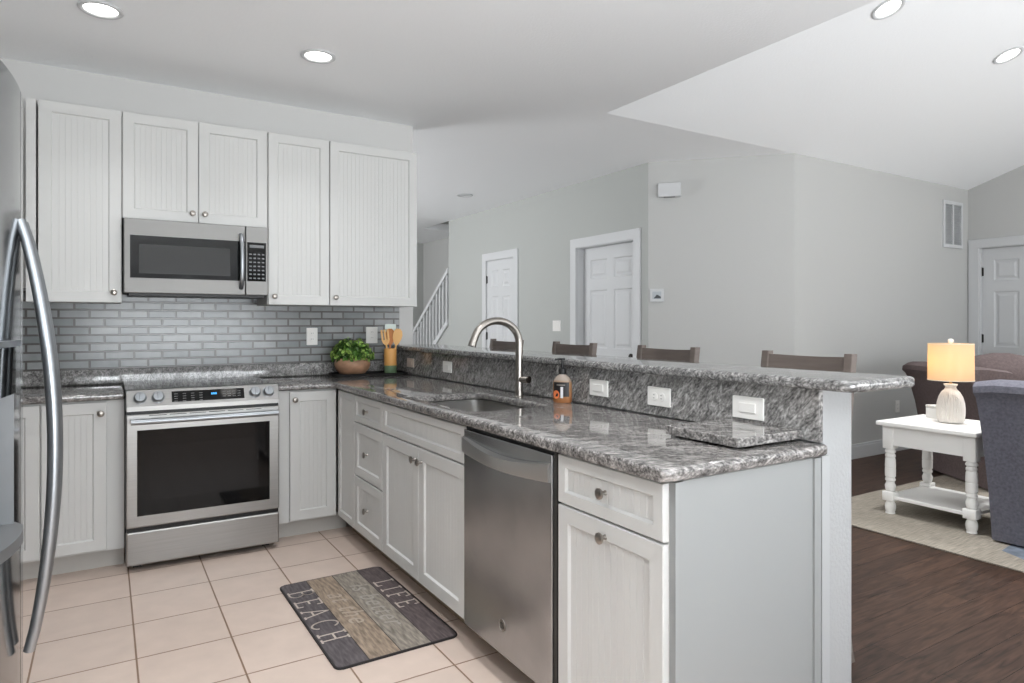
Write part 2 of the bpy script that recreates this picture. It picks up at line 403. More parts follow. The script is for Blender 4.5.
def house_door(name, label, loc, rz, w, h, recess, casing=.085, hinges=True, knob=True, cas_top=.085, thick=.13):
    root = thing(name, label, 'door', loc, rz); del root['category']
    root['kind'] = 'structure'
    wl, hl = w-.04, h-.03
    st = .11; px = [(st, wl/2-.05), (wl/2+.05, wl-st)]
    pz = [(.2, .84), (1.0, 1.60), (1.72, hl-.125)]
    o = link('door_leaf', leaf_bm(wl, hl, [(a, b, c, d) for a, b in px for c, d in pz]), M_TRIM, root, recalc=False)
    o.location = (.02, recess, .01)
    bm = bmesh.new()
    box(bm, -casing, .012, -.018, 0, 0, h+cas_top, bev=.004); box(bm, w-.012, w+casing, -.018, 0, 0, h+cas_top, bev=.004); box(bm, -casing+.001, w+casing-.001, -.0185, 0, h-.012, h+cas_top, bev=.004)
    link('casing', bm, M_TRIM, root)
    B('jamb', M_TRIM, root, (0.0, .018, 0, thick, 0, h), (w-.018, w, 0, thick, 0, h), (.018, w-.018, 0, thick, h-.018, h), (.018, .03, recess+.037, recess+.05, 0, h-.018), (w-.03, w-.018, recess+.037, recess+.05, 0, h-.018))
    if hinges:
        for z in (.25, 1.05, 1.78):
            bm = bmesh.new(); lathe(bm, [(.007, z), (.007, z+.1)], 10, (.016, recess-.006, 0)); box(bm, .012, .034, recess-.003, recess-.0005, z+.005, z+.095)
            link('hinge', bm, M_HINGE, root)
    if knob:
        bm = bmesh.new(); lathe(bm, [(.028, recess), (.028, recess-.006), (.011, recess-.01), (.011, recess-.035), (.025, recess-.045), (.028, recess-.058), (.018, recess-.07)], 18, (wl-.05, 0, .95), 'y')
        link('door_knob', bm, M_HINGE, root, 40)
    return root
house_door('door_1', 'narrow white six-panel door farther down the hall wall', (XH, d1[0], 0), -PI/2, d1[0]-d1[1], 2.085, .004)
house_door('door_2', 'white six-panel door set deep in its casing near the angled wall', (XH, d2[0], 0), -PI/2, d2[0]-d2[1], 2.07, .085, hinges=False)
house_door('door_3', 'white six-panel door on the right living room wall', (XR, YD[0], 0), -PI/2, YD[0]-YD[1], 2.10, .05, casing=.09)

# stair railing in the plane of the hall wall, stairs behind
slope = (2.063-1.103)/(5.358-4.041)
t = thing('stair_railing', 'white sloping stair railing with thin balusters at the end of the hall', 'railing', (4.15, 5.36, 0))
zh = lambda y: 2.05-slope*(y-4.04); zs_ = lambda y: .967+.27+(-.27)*0-slope*(y-4.13)
bm = bmesh.new(); prism(bm, [(4.05-5.36, zh(4.05)-.05), (5.36-5.36, zh(5.36)-.05), (5.36-5.36, zh(5.36)+.02), (4.05-5.36, zh(4.05)+.02)], -.03, .03, 'x', bev=.008)
link('handrail', bm, M_TRIM, t)
zst = lambda y: 1.335-slope*(y-4.04)
bm = bmesh.new(); prism(bm, [(4.05-5.36, zst(4.05)-.09), (5.3-5.36, zst(5.3)-.09), (5.3-5.36, zst(5.3)), (4.05-5.36, zst(4.05))], -.025, .025, 'x')
link('stringer', bm, M_TRIM, t)
for k in range(11):
    y = 4.1+k*.115
    B('baluster', M_TRIM, t, (-.015, .015, y-.015-5.36, y+.015-5.36, zst(y)-.03, zh(y)-.03))
B('newel_post', M_TRIM, t, (-.045, .045, -.05, .04, 0, zh(5.36)+.12), bev=.006)
bm = bmesh.new(); prism(bm, [(4.05, 0), (5.3, 0), (5.3, zst(5.3)-.09), (4.05, zst(4.05)-.09)], XH+.005, XH+.12, 'x')
struct(link('wall_stair_side', bm, M_WALL2), 'grey wall under the stair railing')
bm = bmesh.new()
for k in range(7): box(bm, 4.27, 4.95, 4.05, 5.5-k*.24, k*.18, k*.18+.18)
struct(link('floor.002', bm, m_wood), 'stair treads behind the railing')

# ------------------------------------------------------------------ recessed lights
def can_light(loc, label, tilt=0., on=True, lit=True):
    t = thing('recessed_light', label, 'ceiling light', loc, 0, 'recessed ceiling lights'); t.rotation_euler = (tilt, 0, 0)
    bm = bmesh.new(); lathe(bm, [(.092, -.001), (.094, -.006), (.088, -.011), (.074, -.009), (.070, -.003), (.070, -.0005)], 40, cap=False)
    link('trim_ring', bm, M_TRIM, t, 50)
    bm = bmesh.new(); lathe(bm, [(.0705, -.0022), (.045, -.0048), (.002, -.0055)], 40)
    link('lens', bm, M_EMIT if lit else M_TRIM, t, 60)
    if on:
        l = bpy.data.lights.new('can_light', 'AREA'); l.shape = 'DISK'; l.size = .13; l.energy = VAULT_POWER if loc[0] > XV else (CAN_POWER if loc[1] > -1.5 else BACK_POWER); l.color = (.97, .985, 1.0); l.spread = math.radians(100)
        o = bpy.data.objects.new('can_light', l); COL.objects.link(o); o.parent = t; o.location = (0, 0, -.014)
    return t
can_light((-.11, -.963, H), 'recessed ceiling light over the stove side, leftmost in the kitchen ceiling')
can_light((.905, -.951, H), 'recessed ceiling light over the sink side of the kitchen, right of the other one')
can_light((3.435, 2.172, H), 'small recessed ceiling light far down the hall, unlit', on=False, lit=False)
TV = -math.atan(KV)
can_light((3.971, -2.371, zr(-2.371)), 'recessed light in the vaulted ceiling nearest the flat kitchen ceiling edge', TV)
can_light((5.457, -2.412, zr(-2.412)), 'recessed light in the vaulted ceiling at the right edge of the photo', TV)
for x, y in ((-.11, -2.9), (.905, -2.9), (-.11, -4.9)):  # out-of-view cans added to light the kitchen
    can_light((x, y, H), 'unseen recessed ceiling light added above and behind the viewer as kitchen fill', 0)
for x, y in ((3.971, -3.6), (5.457, -3.6), (6.943, -2.412), (6.943, -3.6)):  # more out-of-view cans, added to brighten the living room
    can_light((x, y, zr(y)), 'unseen recessed light added to the vaulted ceiling as fill', TV)

# ------------------------------------------------------------------ wall fittings
def plate(loc, rz, w, h, label, kind='outlet', m=M_PLATE, name='wall_outlet', cat='outlet', group=None):
    """plate centred at loc, front facing local -y"""
    t = thing(name, label, cat, loc, rz, group)
    bm = bmesh.new(); prism(bm, rrect(-w/2, w/2, -h/2, h/2, .004, 3), -.007, 0, 'y', bev=.002)
    link('face_plate', bm, m, t)
    if kind == 'outlet_h' or kind == 'outlet_v':
        for s in (-1, 1):
            c = (s*.02, 0) if kind == 'outlet_h' else (0, s*.02)
            bm = bmesh.new(); lathe(bm, [(.0165, -.0065), (.0165, -.0085), (.015, -.0095)], 20, (c[0], 0, c[1]), 'y')
            so = link('socket', bm, m, t)
            sl = [(-.006, .002), (.006, .002)] if kind == 'outlet_v' else [(-.002, -.006), (-.002, .006)]
            for a, b_ in sl:
                if kind == 'outlet_v': B('slot', M_SLOT, so, (c[0]+a-.001, c[0]+a+.001, -.0099, -.009, c[1]+b_-.004, c[1]+b_+.004))
                else: B('slot', M_SLOT, so, (c[0]+a-.004, c[0]+a+.004, -.0099, -.009, c[1]+b_-.001, c[1]+b_+.001))
    elif kind == 'rocker_h':
        B('rocker', m, t, (-.034, .034, -.011, -.006, -.0165, .0165), bev=.003)
    elif kind == 'rocker_v':
        for x in ((-.023, .023) if w > .1 else (0,)):
            B('rocker', m, t, (x-.0165, x+.0165, -.011, -.006, -.034, .034), bev=.003)
    return t
plate((1.118, -.009, 1.18), 0, .075, .118, 'white wall outlet on the tile above the stove-side counter, left of the plant', 'outlet_v')
plate((1.545, -.009, 1.185), 0, .085, .118, 'pale wall outlet on the tile behind the plant and utensil crock', 'outlet_v')
XS = 1.7325
plate((XS, -.285, .994), -PI/2, .118, .062, 'small beige outlet on the granite splash beside the utensil crock', 'rocker_h', mat('plate_beige', (205, 190, 178), .4))
plate((XS, -.872, .998), -PI/2, .12, .07, 'white switch plate on the granite splash left of the faucet', 'rocker_h')
plate((XS, -2.362, .993), -PI/2, .122, .07, 'white switch plate on the granite splash right of the soap bottle', 'rocker_h', name='light_switch', cat='switch')
plate((XS, -2.728, .99), -PI/2, .122, .073, 'white double outlet on the granite splash with dark slots', 'outlet_h')
plate((XS, -3.143, .993), -PI/2, .124, .074, 'white switch plate above the granite board near the bar end', 'rocker_h', name='light_switch', cat='switch')
plate((XH, 1.35, 1.237), -PI/2, .15, .118, 'white double switch plate on the hall wall between the two doors', 'rocker_v', name='light_switch', cat='switch')
plate((6.62, YW, .44), 0, .075, .118, 'low white outlet on the far wall behind the end table', 'outlet_v')
def on_diag(s, z, off=0.): p = A+dv*s; return (p.x, p.y, z)
dl = lambda x, y: (Vector((x, y))-A).dot(dv)
t = thing('door_chime', 'white door chime box high on the angled wall', 'door chime', on_diag((dl(4.21, -.154)+dl(4.349, -.303))/2, 2.475), RZD)
B('chime_cover', M_TRIM, t, (-.10, .10, -.055, 0, -.062, .062), bev=.006)
B('grille', mat('chime_grille', (150, 150, 150), .6), t, (-.05, .05, -.05, -.004, -.066, -.0621))
t = thing('thermostat', 'small square white thermostat on the angled wall by the hall corner', 'thermostat', on_diag((dl(4.161, -.101)+dl(4.246, -.193))/2, 1.522), RZD)
B('housing', M_TRIM, t, (-.063, .063, -.022, 0, -.06, .06), bev=.006)
bm = bmesh.new(); box(bm, -.04, .04, -.024, -.0215, -.032, .035); link('screen', bm, mat('thermostat_screen', (185, 190, 195), .15), t)
bm = bmesh.new(); prism(bm, [(-.03, -.028), (.036, -.028), (.036, -.012), (.015, .0), (0, .008), (-.012, -.008)], -.0246, -.0241, 'y'); link('screen_display', bm, mat('thermostat_dark', (70, 74, 78), .3), t)
t = thing('air_vent', 'tall grey return air vent high on the far wall by the right corner', 'vent', (7.70, YW, 2.33))
B('frame', M_TRIM, t, (-.205, -.17, -.02, 0, -.25, .25), (.17, .205, -.02, 0, -.25, .25), (-.17, .17, -.02, 0, .215, .25), (-.17, .17, -.02, 0, -.25, -.215), (-.012, .012, -.02, 0, -.215, .215))
m_filter = mat('vent_filter', (176, 178, 180), .8)
bm = bmesh.new(); box(bm, -.17, .17, -.003, -.001, -.215, .215)
link('backing', bm, m_filter, t)
bm = bmesh.new()
for k in range(17):
    z = -.205+k*.0255
    for a, b_ in ((-.17, -.012), (.012, .17)):
        v = [bm.verts.new(p) for p in ((a, -.016, z-.004), (b_, -.016, z-.004), (b_, -.004, z+.01), (a, -.004, z+.01))]; bm.faces.new(v)
        v = [bm.verts.new(p) for p in ((a, -.016, z-.006), (b_, -.016, z-.006), (b_, -.004, z+.008), (a, -.004, z+.008))]; bm.faces.new(v)
link('louvres', bm, mat('vent_louvre', (172, 174, 175), .6), t)

# ------------------------------------------------------------------ cabinets
def front_bm(x0, x1, z0, z1, yf=-.02, yb=0., rail=.056, rec=.009, bead=.027, gd=.0014):
    bm = bmesh.new()
    def q(*p): bm.faces.new([bm.verts.new(c) for c in p])
    c = .0025
    R = lambda i: (x0+i, x1-i, z0+i, z1-i)
    def ring(r0, y0, r1, y1):
        P = [(r0[0], y0, r0[2]), (r0[1], y0, r0[2]), (r0[1], y0, r0[3]), (r0[0], y0, r0[3])]
        Q = [(r1[0], y1, r1[2]), (r1[1], y1, r1[2]), (r1[1], y1, r1[3]), (r1[0], y1, r1[3])]
        for i in range(4): q(P[i], P[(i+1) % 4], Q[(i+1) % 4], Q[i])
    ring(R(0), yb, R(0), yf+c); ring(R(0), yf+c, R(c), yf); ring(R(c), yf, R(rail), yf)
    ring(R(rail), yf, R(rail+.006), yf+rec)
    a, b, lo, hi = R(rail+.006)
    xs = [a]; n = max(1, round((b-a)/bead)); w = (b-a)/n
    st = [(a, 0.)]
    for k in range(1, n):
        x = a+k*w; st += [(x-.0013, 0.), (x, gd), (x+.0013, 0.)]
    st.append((b, 0.))
    for (xa, ya), (xb, yb2) in zip(st, st[1:]):
        q((xa, yf+rec+ya, lo), (xb, yf+rec+yb2, lo), (xb, yf+rec+yb2, hi), (xa, yf+rec+ya, hi))
    r = R(0); q((r[0], yb, r[2]), (r[0], yb, r[3]), (r[1], yb, r[3]), (r[1], yb, r[2]))
    bmesh.ops.remove_doubles(bm, verts=bm.verts, dist=1e-6)
    return bm
def knob(parent, x, z, y=-.02):
    bm = bmesh.new()
    lathe(bm, [(.008, y), (.0065, y-.004), (.0055, y-.014), (.012, y-.017), (.0165, y-.021), (.0165, y-.025), (.012, y-.028), (.004, y-.029)], 20, (x, 0, z), 'y')
    return link('knob', bm, M_NICK, parent, 35)
def cabinet(name, label, loc, rz, x0, x1, z0, z1, depth, fronts, cat='cabinet', group=None, toe=None, extra=(), toe_mat=None, toe_rec=.06, open_top=False):
    t = thing(name, label, cat, loc, rz, group)
    lo = z0
    if open_top:
        B('carcass', M_CAB, t, (x0, x0+.016, 0, depth, lo, z1), (x1-.016, x1, 0, depth, lo, z1), (x0+.016, x1-.016, depth-.01, depth, lo, z1), (x0+.016, x1-.016, 0, depth-.01, lo, lo+.016), (x0+.016, x1-.016, 0, .018, lo+.016, z1))
    else:
        B('carcass', M_CAB, t, (x0, x1, 0, depth, lo, z1), *extra)
    if toe is not None:
        B('toe_kick', toe_mat or M_TOE, t, (toe[0], toe[1], toe_rec, toe_rec+.018, 0, z0))
    for f in fronts:
        kind, a, b, c, d = f[:5]
        o = link(kind, front_bm(a, b, c, d, rail=f[6] if len(f) > 6 else .056), M_CAB, t, recalc=False)
        if f[5]: knob(o, *f[5])
    return t
YU = -.325; G = .0018
ZB, ZT = 1.386, 2.451
cabinet('upper_cabinet', 'single-door white wall cabinet left of the microwave beside the refrigerator', (0, YU, 0), 0, -.395, -.0145, ZB, ZT, .315,
        [('door', -.395+G, -.0145-G, ZB, ZT, (-.052, ZB+.055))], extra=((-.445, -.403, -.012, .3, ZB, ZT),))
cabinet('upper_cabinet', 'short double-door white wall cabinet directly over the microwave', (0, YU, 0), 0, -.0125, .7585, 1.862, ZT, .315,
        [('door', -.0125+G, .373-G, 1.858, ZT, (.34, 1.858+.052)), ('door', .373+G, .7585-G, 1.858, ZT, (.406, 1.858+.052))])
cabinet('upper_cabinet', 'narrow single-door white wall cabinet just right of the microwave', (0, YU, 0), 0, .7605, 1.143, ZB, ZT, .315,
        [('door', .7605+G+.002, 1.143-G, ZB, ZT, (.799, ZB+.052))])
cabinet('upper_cabinet', 'wide single-door white wall cabinet at the end of the wall over the plant', (0, YU, 0), 0, 1.145, 1.753, ZB, ZT, .315,
        [('door', 1.145+G, 1.753, ZB, ZT, (1.18, ZB+.052))])

ZC = .874   # carcass top
YB = -.605
cabinet('base_cabinet', 'white base cabinet left of the stove with a single door beside a plain filler', (0, YB, 0), 0, -1.04, -.008, .1, ZC, .58,
        [('door', -.361, -.086, .11, .868, (-.112, .812)), ('door', -.70, -.367, .11, .868, None)], toe=(-1.0, -.008))
cabinet('base_cabinet', 'white base cabinet right of the stove with one tall door and knob at upper left', (0, YB, 0), 0, .755, 1.06, .1, ZC, .58,
        [('door', .829, 1.102, .11, .868, (.856, .822))], toe=(.755, 1.19), extra=((1.06, 1.108, 0, .02, .1, ZC),))
XB = 1.128
def pen(name, label, ya, yb, fronts, open_top=False, **k):
    return cabinet(name, label, (XB, ya, 0), -PI/2, 0, ya-yb, .1, ZC, .594, fronts, toe=(0, ya-yb), toe_mat=M_TOE2, toe_rec=.075, open_top=open_top, **k)
pen('base_cabinet', 'blind corner base cabinet with a narrow plain beaded panel left of the drawers', -.632, -.948, [('panel', .012, .316-G, .108, .868, None, .04)])
pen('base_cabinet', 'white three-drawer base cabinet in the inner corner of the peninsula', -.95, -1.394,
    [('drawer', G, .444-G, .720, .868, (.222, .795), .034), ('drawer', G, .444-G, .420, .713, (.222, .565), .05), ('drawer', G, .444-G, .108, .413, (.222, .263), .05)])
pen('base_cabinet', 'wide white sink base cabinet with two doors under a false drawer front', -1.396, -2.305,
    [('false_front', G, .909-G, .720, .868, None, .034), ('door', G, .4545-G, .108, .713, (.42, .655)), ('door', .4545+G, .909-G, .108, .713, (.489, .655))], open_top=True)
endcab = pen('base_cabinet', 'white base cabinet at the open end of the peninsula with a drawer over a door', -2.926, -3.385,
    [('drawer', G, .459-G, .720, .868, (.23, .797), .036), ('door', G, .459-G, .108, .713, (.23, .672), .05)], extra=())
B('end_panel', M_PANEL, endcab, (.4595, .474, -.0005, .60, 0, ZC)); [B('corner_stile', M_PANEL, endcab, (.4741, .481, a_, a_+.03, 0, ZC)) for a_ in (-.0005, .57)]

# ------------------------------------------------------------------ stone tops
bm = bmesh.new(); box(bm, -1.04, -.0065, -.652, -.001, .879, .914, bev=.011, seg=4)
t = tag(link('countertop', bm, G_TOP, None, 50), 'short granite counter left of the stove running behind the refrigerator', 'countertop')
bm = bmesh.new()
SX0, SX1, SY0, SY1 = 1.175, 1.56, -2.24, -1.60
xs = [.7505, 1.083, SX0, SX1, 1.729, 1.744]; ys = [-3.421, -3.3995, SY0, SY1, -.652, -.001]
cells(bm, xs, ys, lambda i, j: (i == 0 and j < 4) or (i == 2 and j == 2) or (i == 4 and j > 0), .879, .914,
      {(1.083, -3.421): .05, (1.744, -3.421): .008, (1.083, -.652): .03, (SX0, SY0): .05, (SX0, SY1): .05, (SX1, SY0): .05, (SX1, SY1): .05}, .012, 4)
t = tag(link('countertop', bm, G_TOP, None, 50), 'L-shaped grey granite counter with the sink, wrapping from the stove along the peninsula', 'countertop')
B('backsplash', G_SPL, t, (-1.04, 1.731, -.03, -.0095, .9145, 1.0), bev=.004)
bm = bmesh.new(); box(bm, 1.7325, 1.7515, -3.399, -.0095, .9145, 1.0765, bev=.003); link('backsplash', bm, G_SPL, t)
bm = bmesh.new(); cells(bm, [1.692, 2.045], [-3.525, -.002], lambda i, j: False, 1.077, 1.111, {(1.692, -3.525): .04, (2.045, -3.525): .03}, .0125, 5)
tag(link('bar_counter', bm, G_BAR, None, 50), 'raised polished granite bar top on the half wall', 'bar top')

# ------------------------------------------------------------------ range
t = thing('stove', 'stainless slide-in electric stove with black glass door', 'stove', (0, 0, 0))
X0, X1, YF = -.0035, .7475, -.728
B('body', M_BLK, t, (X0+.006, X1-.006, YF+.03, -.04, .03, .90))
bm = bmesh.new(); box(bm, X0, X1, -.665, -.032, .905, .925, bev=.004); link('cooktop', bm, M_COOK, t)
bm = bmesh.new()
for cx, cy, r in ((.2, -.2, .09), (.56, -.2, .075), (.2, -.47, .075), (.56, -.47, .105)):
    for rr in (r, r*.62):
        lathe(bm, [(rr, .9252), (rr-.003, .9254), (rr-.004, .9252)], 40, (cx, cy, 0), cap=False)
link('burner_ring', bm, mat('burner_mark', (80, 80, 80), .3), t)
bm = bmesh.new(); prism(bm, [(YF+.0, .822), (YF+.0, .845), (YF+.034, .926), (-.664, .929), (-.655, .92), (-.655, .822)], X0, X1, 'x', bev=.004)
cp = link('control_panel', bm, M_SS, t)
ang = math.atan2(.034, .081)
def on_panel(o):   # local frame of the sloped control face: x right, y into face, z up the slope
    o.location = (0, YF+.0172, .886); o.rotation_euler = (-ang, 0, 0)
    return o
dsp = on_panel(B('display', M_GLASSB, t, (.205, .562, -.002, .004, -.029, .029)))
bm = bmesh.new()
for (x, z) in [(.225+.04*i, .014-.013*j) for i in range(4) for j in range(4)]+[(.46+.025*i, .014-.013*j) for i in range(4) for j in range(3)]:
    box(bm, x-.008, x+.008, -.0026, -.0018, z-.0016, z+.0016)
link('key_marks', bm, mat('key_mark', (120, 120, 120), .5), dsp)
bm = bmesh.new()
for x in (.399, .409, .419): box(bm, x-.0035, x+.0035, -.0027, -.0018, .001, .012)
link('clock_digits', bm, M_BLUE, dsp)
for x in (.060, .142, .618, .690):
    bm = bmesh.new()
    lathe(bm, [(.031, 0), (.031, -.004), (.027, -.006), (.026, -.028), (.023, -.033), (.005, -.034)], 28, (x, 0, 0), 'y')
    box(bm, x-.004, x+.004, -.038, -.03, -.022, .022, bev=.0015)
    on_panel(link('knob', bm, M_SS_HAN, t, 35))
bm = bmesh.new(); box(bm, X0, X1, YF, YF+.045, .226, .806, bev=.006)
od = link('oven_door', bm, M_SS, t)
B('door_glass', M_GLASSB, od, (.046, .694, YF-.002, YF+.002, .285, .724))
B('inner_window', M_OVIN, od, (.105, .635, YF-.0026, YF-.0019, .36, .64))
bm = bmesh.new(); tube(bm, [(.018, YF-.045, .772), (.2, YF-.05, .772), (.55, YF-.05, .772), (.732, YF-.045, .772)], .014, 14, (1, 1))
for x in (.03, .72): box(bm, x-.012, x+.012, YF-.045, YF, .762, .782, bev=.003)
link('handle', bm, M_SS_HAN, od, 50)
B('vent_slots', M_BLK, od, *[(.1+.094*k, .1+.094*k+.08, YF-.001, YF+.01, .795, .7985) for k in range(6)])
bm = bmesh.new(); box(bm, X0, X1, YF+.002, YF+.045, .032, .205, bev=.008); link('drawer', bm, M_SS, t)
B('gap_strip', M_BLK, t, (X0+.004, X1-.004, YF+.012, YF+.04, .205, .226)); B('gap_strip', M_BLK, t, (X0+.004, X1-.004, YF+.012, YF+.04, .806, .822))
B('leg', M_BLK, t, (.03, .07, -.64, -.6, 0, .03)); B('leg', M_BLK, t, (.67, .71, -.64, -.6, 0, .03)); B('leg', M_BLK, t, (.03, .07, -.12, -.08, 0, .03)); B('leg', M_BLK, t, (.67, .71, -.12, -.08, 0, .03))

# ------------------------------------------------------------------ microwave
t = thing('microwave', 'stainless over-the-range microwave hung under the short wall cabinet', 'microwave', (0, 0, 0))
MZ0, MZ1, MY = 1.440, 1.852, -.40
B('body', mat('microwave_case', (70, 70, 70), .5), t, (-.006, .754, MY+.03, -.012, MZ0+.006, MZ1))
bm = bmesh.new(); box(bm, -.006, .621, MY, MY+.03, MZ0, MZ1, bev=.004); md = link('door', bm, M_SS_MW, t)
B('window', M_MWGL, md, (.024, .621, MY-.0015, MY+.001, 1.524, 1.760))
B('screen', M_MWIN, md, (.067, .537, MY-.0021, MY-.0014, 1.55, 1.712))
bm = bmesh.new(); tube(bm, [(.597, MY+.002, 1.80), (.597, MY-.02, 1.79), (.597, MY-.04, 1.74), (.597, MY-.046, 1.64), (.597, MY-.04, 1.54), (.597, MY-.02, 1.49), (.597, MY+.002, 1.48)], .011, 12, (1.15, .8))
link('handle', bm, M_SS_HAN, md, 60)
bm = bmesh.new(); box(bm, .624, .752, MY, MY+.03, MZ0, MZ1, bev=.004); mp_ = link('control_panel', bm, M_SS_MW, t)
B('keypad', M_GLASSB, mp_, (.632, .739, MY-.0015, MY+.001, 1.524, 1.757))
bm = bmesh.new()
for i in range(4):
    for j in range(7): box(bm, .643+.024*i, .657+.024*i, MY-.0022, MY-.0014, 1.538+.024*j, 1.546+.024*j)
box(bm, .645, .728, MY-.0022, MY-.0014, 1.725, 1.742)
link('key_marks', bm, mat('key_mark_light', (112, 114, 116), .4), mp_)
B('underside_grille', M_BLK, t, (.02, .735, MY+.035, -.03, MZ0-.012, MZ0+.006))

# ------------------------------------------------------------------ dishwasher
t = thing('dishwasher', 'stainless dishwasher with a bowed handle between the sink base and end cabinet', 'dishwasher', (XB, -2.309, 0), -PI/2)
DWW = .604
B('tub', M_BLK, t, (.005, DWW+.006, .012, .58, .12, .868))
bm = bmesh.new(); box(bm, .003, DWW-.007, -.030, .01, .105, .862, bev=.004); dd = link('door', bm, M_SS_DW, t)
bm = bmesh.new()
n = 20; rows = []
for i in range(n+1):
    s = i/n; x = .006+s*(DWW-.018); bow = math.sin(PI*s); y = -.030-.010-.020*bow
    zt = .836-.028*bow; zb = .772-.012*bow
    rows.append([bm.verts.new(p) for p in ((x, -.028, zt), (x, y, zt-.003), (x, y-.002, (zt+zb)/2), (x, y, zb+.003), (x, -.028, zb))])
for a, b_ in zip(rows, rows[1:]):
    for k in range(4): bm.faces.new((a[k], b_[k], b_[k+1], a[k+1]))
bm.faces.new(rows[0]); bm.faces.new(rows[-1])
link('handle', bm, mat('dw_handle', (205, 204, 202), .32, 1), dd, 40)
ex, ez = .298, .212
bm = bmesh.new(); lathe(bm, [(.021, -.030), (.021, -.0325), (.0185, -.033), (.0175, -.0315)], 28, (ex, 0, ez), 'y', cap=True)
bd = link('emblem', bm, M_NICK, dd, 40)
bm = bmesh.new()   # interlaced script loops of the round badge
def loop(cx, cz, rx, rz, a0, a1, nn=18): return [(cx+rx*math.cos(math.radians(a0+(a1-a0)*k/nn)), -.0332, cz+rz*math.sin(math.radians(a0+(a1-a0)*k/nn))) for k in range(nn+1)]
tube(bm, loop(ex-.005, ez, .006, .010, 40, 330), .0013, 6); tube(bm, loop(ex+.006, ez+.005, .005, .005, 60, 270), .0013, 6); tube(bm, loop(ex+.006, ez-.005, .006, .005, 90, -160), .0013, 6)
link('script_mark', bm, mat('badge_dark', (52, 50, 48), .4), bd)
B('edge_trim', mat('dw_edge', (70, 68, 66), .4, .5), t, (DWW-.006, DWW+.008, -.02, .012, .105, .868))
B('top_gap', M_BLK, t, (.003, DWW+.006, -.018, .012, .8625, .876))
B('toe_kick', M_TOE2, t, (0, DWW+.01, .075, .09, 0, .1))

# ------------------------------------------------------------------ refrigerator
t = thing('refrigerator', 'tall stainless refrigerator with curved doors at the left edge', 'refrigerator', (0, 0, 0))
FC, FR, FX = -2.79, 1.3, -.252
fx = lambda y: FX-(y-FC)**2/(2*FR)
B('cabinet_case', mat('fridge_case', (90, 91, 92), .5), t, (-1.03, -.39, -3.245, -2.335, .02, 1.77))
def fridge_door(y0, y1, hole=None):
    bm = bmesh.new(); N = 20
    ysn = sorted({*[y0+(y1-y0)*k/N for k in range(N+1)], *([hole[0], hole[1]] if hole else [])})
    zs2 = [.06, 1.79] if not hole else [.06, hole[2], hole[3], 1.79]
    def V(y, z): return (fx(y), y, z)
    def q(*p): bm.faces.new([bm.verts.new(c) for c in p])
    for a, b in zip(ysn, ysn[1:]):
        for c, d in zip(zs2, zs2[1:]):
            if hole and a >= hole[0]-1e-6 and b <= hole[1]+1e-6 and abs(c-hole[2]) < 1e-6: continue
            q(V(a, c), V(b, c), V(b, d), V(a, d))
        for z in (.06, 1.79): q(V(a, z), V(b, z), (-.385, b, z), (-.385, a, z))
    for y in (y0, y1): q((fx(y), y, .06), (fx(y), y, 1.79), (-.385, y, 1.79), (-.385, y, .06))
    q((-.385, y0, .06), (-.385, y1, .06), (-.385, y1, 1.79), (-.385, y0, 1.79))
    bmesh.ops.remove_doubles(bm, verts=bm.verts, dist=1e-5)
    return link('door', bm, M_SS_FR, t, 30)
HO = (-3.19, -2.885, .85, 1.235)
fd = fridge_door(-3.243, FC-.003, HO)
fd2 = fridge_door(FC+.003, -2.337)
def bow_handle(y, parent, dz=0.):
    bm = bmesh.new(); pts = []; rd = []
    for k in range(25):
        s = k/24; z = 1.50-s*(1.50-.56)+dz
        out = .002+.054*math.sin(PI*s)**.8+.016*s
        pts.append((fx(y)+out, y, z)); rd.append(.0115+.003*math.sin(PI*s))
    tube(bm, pts, rd, 14, (1.25, .95), up=Vector((1, 0, 0)))
    link('handle', bm, M_SS_HAN, parent, 60)
bow_handle(-2.822, fd); bow_handle(-2.765, fd2)
y0, y1, z0, z1 = HO
dsp = link('dispenser', (lambda b: (box(b, -.375, -.372, y0, y1, z0, z1), box(b, -.375, fx(y0)+.002, y0, y0+.004, z0, z1), box(b, -.375, fx(y1)+.001, y1-.004, y1, z0, z1), box(b, -.375, -.285, y0, y1, z1-.004, z1), b)[-1])(bmesh.new()), mat('dispenser_grey', (120, 122, 124), .35, .3), fd)
def curved_slab(name, m, ya, yb, za, zb, proud, inner, parent, sm=None):
    bm = bmesh.new(); N = 10; F = []; K = []
    for k in range(N+1):
        y = ya+(yb-ya)*k/N; s = k/N; p = proud*(math.sin(PI*s)**.5 if sm else 1)
        F.append([bm.verts.new((fx(y)+p, y, za)), bm.verts.new((fx(y)+p, y, zb))]); K.append([bm.verts.new((fx(y)-inner, y, za)), bm.verts.new((fx(y)-inner, y, zb))])
    for k in range(N):
        bm.faces.new((F[k][0], F[k+1][0], F[k+1][1], F[k][1])); bm.faces.new((K[k][0], K[k][1], K[k+1][1], K[k+1][0]))
        bm.faces.new((F[k][0], K[k][0], K[k+1][0], F[k+1][0])); bm.faces.new((F[k][1], F[k+1][1], K[k+1][1], K[k][1]))
    bm.faces.new((F[0][0], F[0][1], K[0][1], K[0][0])); bm.faces.new((F[N][0], F[N][1], K[N][1], K[N][0]))
    return link(name, bm, m, parent, 40)
curved_slab('control_glass', M_GLASSB, y0, y1, 1.13, 1.228, .004, .02, dsp)
curved_slab('top_trim', M_SS_HAN, y0-.01, y1+.01, 1.228, 1.24, .012, .01, dsp)
curved_slab('drip_tray', mat('tray_grey', (112, 113, 114), .35, .5), y0-.005, y1+.012, .835, .858, .034, .08, dsp, True)
B('tray_slots', M_BLK, dsp, *[(-.335, -.275, y, y+.008, .8582, .8588) for y in (-3.16, -3.13, -3.10, -3.07, -3.04, -3.01, -2.98, -2.95)])
